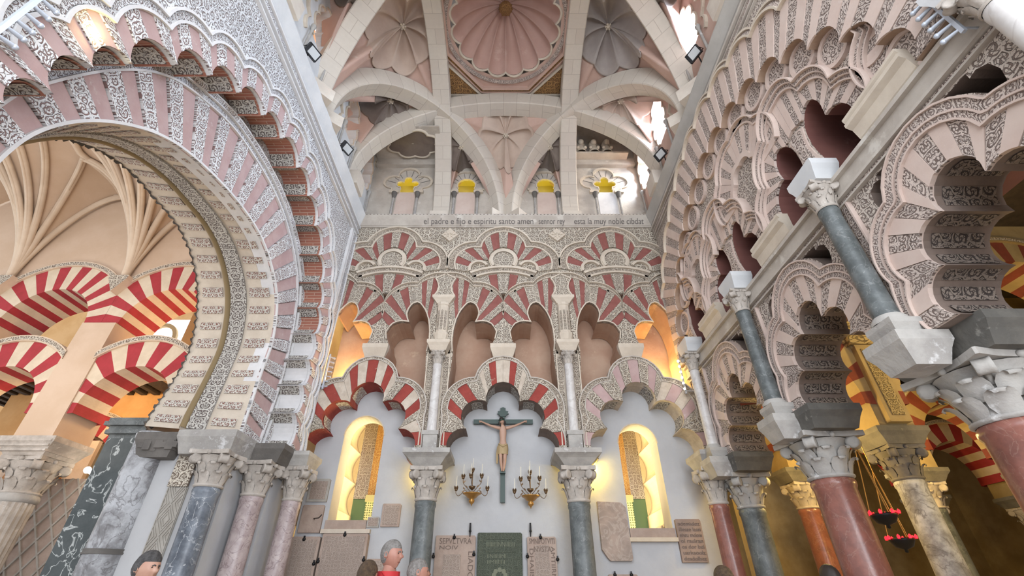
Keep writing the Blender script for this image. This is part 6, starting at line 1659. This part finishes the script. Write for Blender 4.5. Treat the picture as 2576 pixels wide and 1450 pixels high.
mb = MB(); hair(mb, TH_, line=.35, back=-.9, vol=.16, n=28, m=14)
for sg in (-1, 1): mb.tube([TH_(sg * .7, .1, -.1), TH_(sg * .75, .25, -.7), TH_(sg * .55, .35, -1.25)], [.018, .02, .008], 8)
mb.build('hair', 'hair_dark', root)
mb = MB(); mb.tube([TH_(.74 * cos(a), .9 * sin(a), .42 + .06 * sin(5 * a)) for a in [2 * pi * i / 24 for i in range(25)]], .012, 6); mb.build('crown', 'green_wood', root)
mb = MB(); n = 28; rows = []
for i, (z, r) in enumerate(((2.275, .078), (2.24, .088), (2.17, .094), (2.10, .092), (2.075, .088))):
    rows.append([(cx + (r + .006 * sin(9 * a + i)) * cos(a), YC - .068 - .01 * i * .3 + (r * .72 + .006 * sin(9 * a + i)) * sin(a), z - (.03 * max(0, -sin(a)) if i < 2 else 0)) for a in [2 * pi * q / n for q in range(n)]])
mb.grid(rows, cv=True)
mb.tube([(cx - .07, YC - .12, 2.26), (cx - .0, YC - .145, 2.2), (cx + .07, YC - .12, 2.25)], .012, 6)
mb.tube([(cx - .085, YC - .07, 2.22), (cx - .10, YC - .06, 2.1), (cx - .105, YC - .05, 1.93)], [.018, .022, .012], 8)
mb.build('loincloth', 'loincloth', root)

# --- two wall candelabra
def tulip(mb, c, r=.036):
    for i in range(6):
        a = i * pi / 3; P = []
        for f, q, w in ((0, .3, .5), (.4, .95, 1), (.75, 1.0, .8), (1.0, 1.35, .1)):
            P.append([(c[0] + r * q * cos(a + g * w * .55), c[1] + r * q * sin(a + g * w * .55), c[2] + f * r * 1.9) for g in (-1, 0, 1)])
        mb.grid(P)
    mb.sphere((c[0], c[1], c[2] + .012), r * .75, 10, 6)
for i, (x, z0, nm) in enumerate(((-.57, 1.23, 'gilt and bronze candelabrum with tulip cups, left of the cross'), (.42, 1.19, 'gilt and bronze candelabrum with tulip cups, right of the cross'))):
    y = 8.22
    root = thing('candelabrum', nm, 'candelabrum', (x, y, z0), 'wall candelabra')
    mb = MB(); mb.lathe([(.002, z0), (.012, z0 + .03), (.045, z0 + .06), (.05, z0 + .085), (.03, z0 + .11), (.07, z0 + .125), (.115, z0 + .17), (.15, z0 + .185), (.155, z0 + .20), (.10, z0 + .195), (0, z0 + .19)], (x, y), 24); mb.box(x - .03, x + .03, y, WY, z0 + .10, z0 + .17); mb.build('gilt_bowl', 'gilt', root)
    mb = MB(); mb.tube([(x, y, z0 + .19), (x, y, z0 + .54)], .008, 8); mb.build('stem', 'bronze', root)
    mb = MB(); mb.lathe([(.01, z0 + .25), (.05, z0 + .28), (.06, z0 + .31), (.045, z0 + .31)], (x, y), 16); mb.build('drip_dish', 'bronze', root)
    A = [(-.27, .245, 0), (.26, .245, 0), (-.16, .44, .02), (.16, .44, -.03), (0.0, .54, 0), (-.02, .43, -.09)]
    for dx, dz, dy in A:
        c = (x + dx, y + dy, z0 + dz)
        if abs(dx) > .2: pts = [(x + dx * .25, y, z0 + .2), (x + dx * .45, y, z0 + .25), (x + dx * .62, y, z0 + .2), (x + dx * .85, y, z0 + .16), (x + dx, y, z0 + .2), c]
        elif abs(dx) > .1: pts = [(x, y, z0 + .2), (x + dx * .5, y + dy, z0 + .28), (x + dx * .95, y + dy, z0 + .36), c]
        else: pts = [(x, y, z0 + .3), (x + dx * .5, y + dy * .7, z0 + .36), c]
        q3 = []
        for a_ in range(len(pts) - 1):
            p_ = [Vector(pts[min(max(a_ + b_, 0), len(pts) - 1)]) for b_ in (-1, 0, 1, 2)]
            for t_ in (0, .25, .5, .75): q3.append(.5 * (2 * p_[1] + (p_[2] - p_[0]) * t_ + (2 * p_[0] - 5 * p_[1] + 4 * p_[2] - p_[3]) * t_ ** 2 + (3 * p_[1] - p_[0] - 3 * p_[2] + p_[3]) * t_ ** 3))
        mb = MB(); mb.tube(q3 + [pts[-1]], .006, 6)
        if abs(dx) > .1:
            for f in (1, 2):
                p = Vector(pts[f]); q = Vector((0, 0, .05)) + Vector((.03 if dx > 0 else -.03, 0, 0)) * (1 if f == 1 else -1)
                mb.grid([[tuple(p), tuple(p)], [tuple(p + q * .5 + Vector((.018, 0, 0))), tuple(p + q * .5 - Vector((.018, .01, 0)))], [tuple(p + q), tuple(p + q)]])
        arm = mb.build('arm', 'bronze', root)
        mb = MB(); tulip(mb, c); mb.build('tulip_cup', 'bronze', arm)
        mb = MB(); mb.tube([(c[0], c[1], c[2] + .03), (c[0] + .006, c[1], c[2] + .23)], [.0075, .006], 6); mb.build('candle', 'wax', arm)

# ================================================================== FLOODLIGHTS AND BULB BARS
def local(o, aim):
    z = (Vector(aim) - Vector(o)).normalized(); x = Vector((0, 0, 1)).cross(z).normalized(); y = z.cross(x)
    return lambda a, b, c: tuple(Vector(o) + x * a + y * b + z * c)
for (p, nm) in (((-3.36, 4.12, 7.80), 'black floodlight on the left cornice, the nearer one by the window'), ((-3.36, 6.15, 7.80), 'black floodlight on the left cornice, the farther one'), ((3.36, 4.25, 7.98), 'black floodlight on the right cornice, the nearer one'), ((3.36, 6.40, 7.90), 'black floodlight on the right cornice, the farther one')):
    root = thing('floodlight', nm, 'floodlight', (p[0], p[1], p[2] - .2), 'black floodlights on the cornices')
    T0 = local(p, (p[0] * .2, p[1] - 1.2, p[2] - 2.0)); T = lambda a, b, c: T0(a * .82, b * .82, c * .82)
    mb = MB(); mb.box(-.15, .15, -.105, .105, -.03, .03, T=T); mb.box(-.16, .16, -.115, -.10, -.03, .04, T=T); mb.box(-.16, .16, .10, .115, -.03, .04, T=T); mb.box(-.16, -.145, -.115, .115, -.03, .04, T=T); mb.box(.145, .16, -.115, .115, -.03, .04, T=T)
    for i in range(7): mb.box(-.13 + i * .04, -.12 + i * .04, -.09, .09, -.06, -.03, T=T)
    mb.build('housing', 'black_plastic', root)
    mb = MB(); mb.box(-.09, .135, -.09, .09, .03, .034, T=T); mb.build('glass', 'lamp_glass', root)
    mb = MB(); mb.tube([T(-.165, 0, 0), T(-.165, -.02, -.14), T(.165, -.02, -.14), T(.165, 0, 0)], .008, 6); mb.tube([T(0, -.02, -.14), (p[0] + (.08 if p[0] > 0 else -.08), p[1], 7.56)], .012, 6); mb.build('bracket', 'black_iron', root)
def bar(label, x, y, z0, z1, n, aim, glow):
    root = thing('light_bar', label, 'lamp', (x, y, z0), 'bars of small spotlights')
    mb = MB(); mb.box(x - .014, x + .014, y - .014, y + .014, z0, z1)
    for z in (z0 + .05, z1 - .05): mb.tube([(x, y, z), (math.copysign(3.52, x), y, z)], .01, 6)
    mb.build('bar', 'steel_white', root)
    for i in range(n):
        z = z0 + (z1 - z0) * (i + .5) / n; d = (Vector(aim) - Vector((x, y, z))); d.z *= .3; d.normalize(); q = Vector((x, y, z))
        mb = MB(); mb.tube([tuple(q), tuple(q + d * .04), tuple(q + d * .11)], [.010, .014, .018], 8); mb.build('spotlight', 'steel_white', root)
        mb = MB(); mb.sphere(tuple(q + d * .11), .022, 8, 6); mb.build('bulb', 'bulb_white' if glow else 'steel_white', root)
bar('row of small spotlights on a bar at the left edge of the warm left niche', -3.38, 7.88, 3.15, 3.85, 7, (-3.0, 8.6, 4), False)
bar('row of glowing white bulbs in the right corner beside the warm right niche', 3.30, 7.86, 3.05, 3.72, 6, (2.6, 6.5, 3.0), True)
bar('bar of blue-white spotlights at the top left corner on the left side wall', -3.30, 1.46, 2.95, 3.55, 6, (-3.1, 2.6, 4.0), False)
bar('bar of white spotlights at the top right corner among the right columns', 3.30, 1.62, 3.35, 3.90, 6, (3.0, 2.4, 3.6), False)
lamp('POINT', 'niche_lamp', (-3.05, 8.50, 3.55), 42, YEL, .08)
lamp('POINT', 'niche_lamp', (2.98, 8.50, 3.52), 40, YEL, .08)
lamp('POINT', 'niche_lamp', (1.48, 8.37, 1.86), 24, (1.0, .70, .08), .05)
lamp('POINT', 'niche_lamp', (-1.47, 8.30, 1.75), 5, (1.0, .70, .12), .05)
lamp('POINT', 'bar_lamp', (-3.44, 1.9, 3.9), 4, (1.0, .8, .35), .05)

# ================================================================== CHAPEL BEHIND THE WINDOWS
mb = MB(); mb.box(-4.3, 4.3, 11.6, 11.8, FLOOR, 6); mb.box(-4.5, -4.3, 8.9, 11.8, FLOOR, 6); mb.box(3.85, 4.0, 8.9, 11.8, FLOOR, 6); mb.box(-4.5, 4.5, 8.75, 11.8, 6, 6.1); mb.build('wall_chapel', 'cream', kind='structure')
for sg, nm in ((-1, 'left'), (1, 'right')):
    root = thing('scalloped_pier', 'cream pier with stacked scalloped lobes seen through the %s arched window' % nm, 'pier', (sg * 3.4, 9.8, FLOOR))
    X = 3.22 if sg < 0 else 2.95
    cus = [(X, 1.35 + i * .62) for i in range(6)]
    S = flat(lob(cus, .42, (0, 3), 10)); S = [(sg * a, b) for a, b in S]
    mb = MB(); mb.grid([[(a, 9.25, b), (a, 10.4, b)] for a, b in S], sm=False); mb.grid([[(a, 9.25, b), (sg * 4.2, 9.25, b)] for a, b in S], sm=False); mb.build('scallops', 'cream', root)
    mb = MB(); mb.box(min(sg * X, sg * 4.0), max(sg * X, sg * 4.0), 9.2, 10.5, 1.1, 1.36); mb.build('impost', 'cream', root)
    mb = MB(); capital(mb, sg * (X + .2), 9.5, .6, 1.1, .16, .24); shaft(mb, sg * (X + .2), 9.5, FLOOR, .6, .16); mb.build('column_and_capital', 'cap_stone', root)
    a, b, c = sorted((sg * (X + .02), sg * (X - .30))), sorted((sg * (X - .30), sg * (X - .68))), 0
    mb = MB(); mb.box(a[0], a[1], 10.4, 10.6, 1.7, 4.6); mb.build('stucco_strip', 'carve_lband', root)
    mb = MB(); mb.box(b[0], b[1], 10.3, 10.6, 1.75, 4.6); mb.build('gilt_strip', 'carve_gold_lit', root) if 'carve_gold_lit' in MAT else mb.build('gilt_strip', 'carve_orange', root)
    root = thing('tile_dado', 'yellow and green patterned tile dado seen through the %s arched window' % nm, 'tiles', (sg * 2.8, 10.35, FLOOR))
    mb = MB(); mb.box(b[0], b[1], 10.28, 10.6, FLOOR, 1.62); mb.build('tiles', 'tiles', root)
    mb = MB(); mb.box(b[0] - .02, b[1] + .02, 10.25, 10.62, 1.62, 1.75); mb.build('tile_crest', 'tile_crest', root)
    mb = MB(); mb.box(a[0], a[1], 10.42, 10.6, FLOOR, 1.7); mb.build('green_border', 'tile_green', root)
mb = MB(); mb.box(-16, 16, -8, 17, FLOOR - .1, FLOOR); mb.build('floor', 'floor_marble', kind='structure')
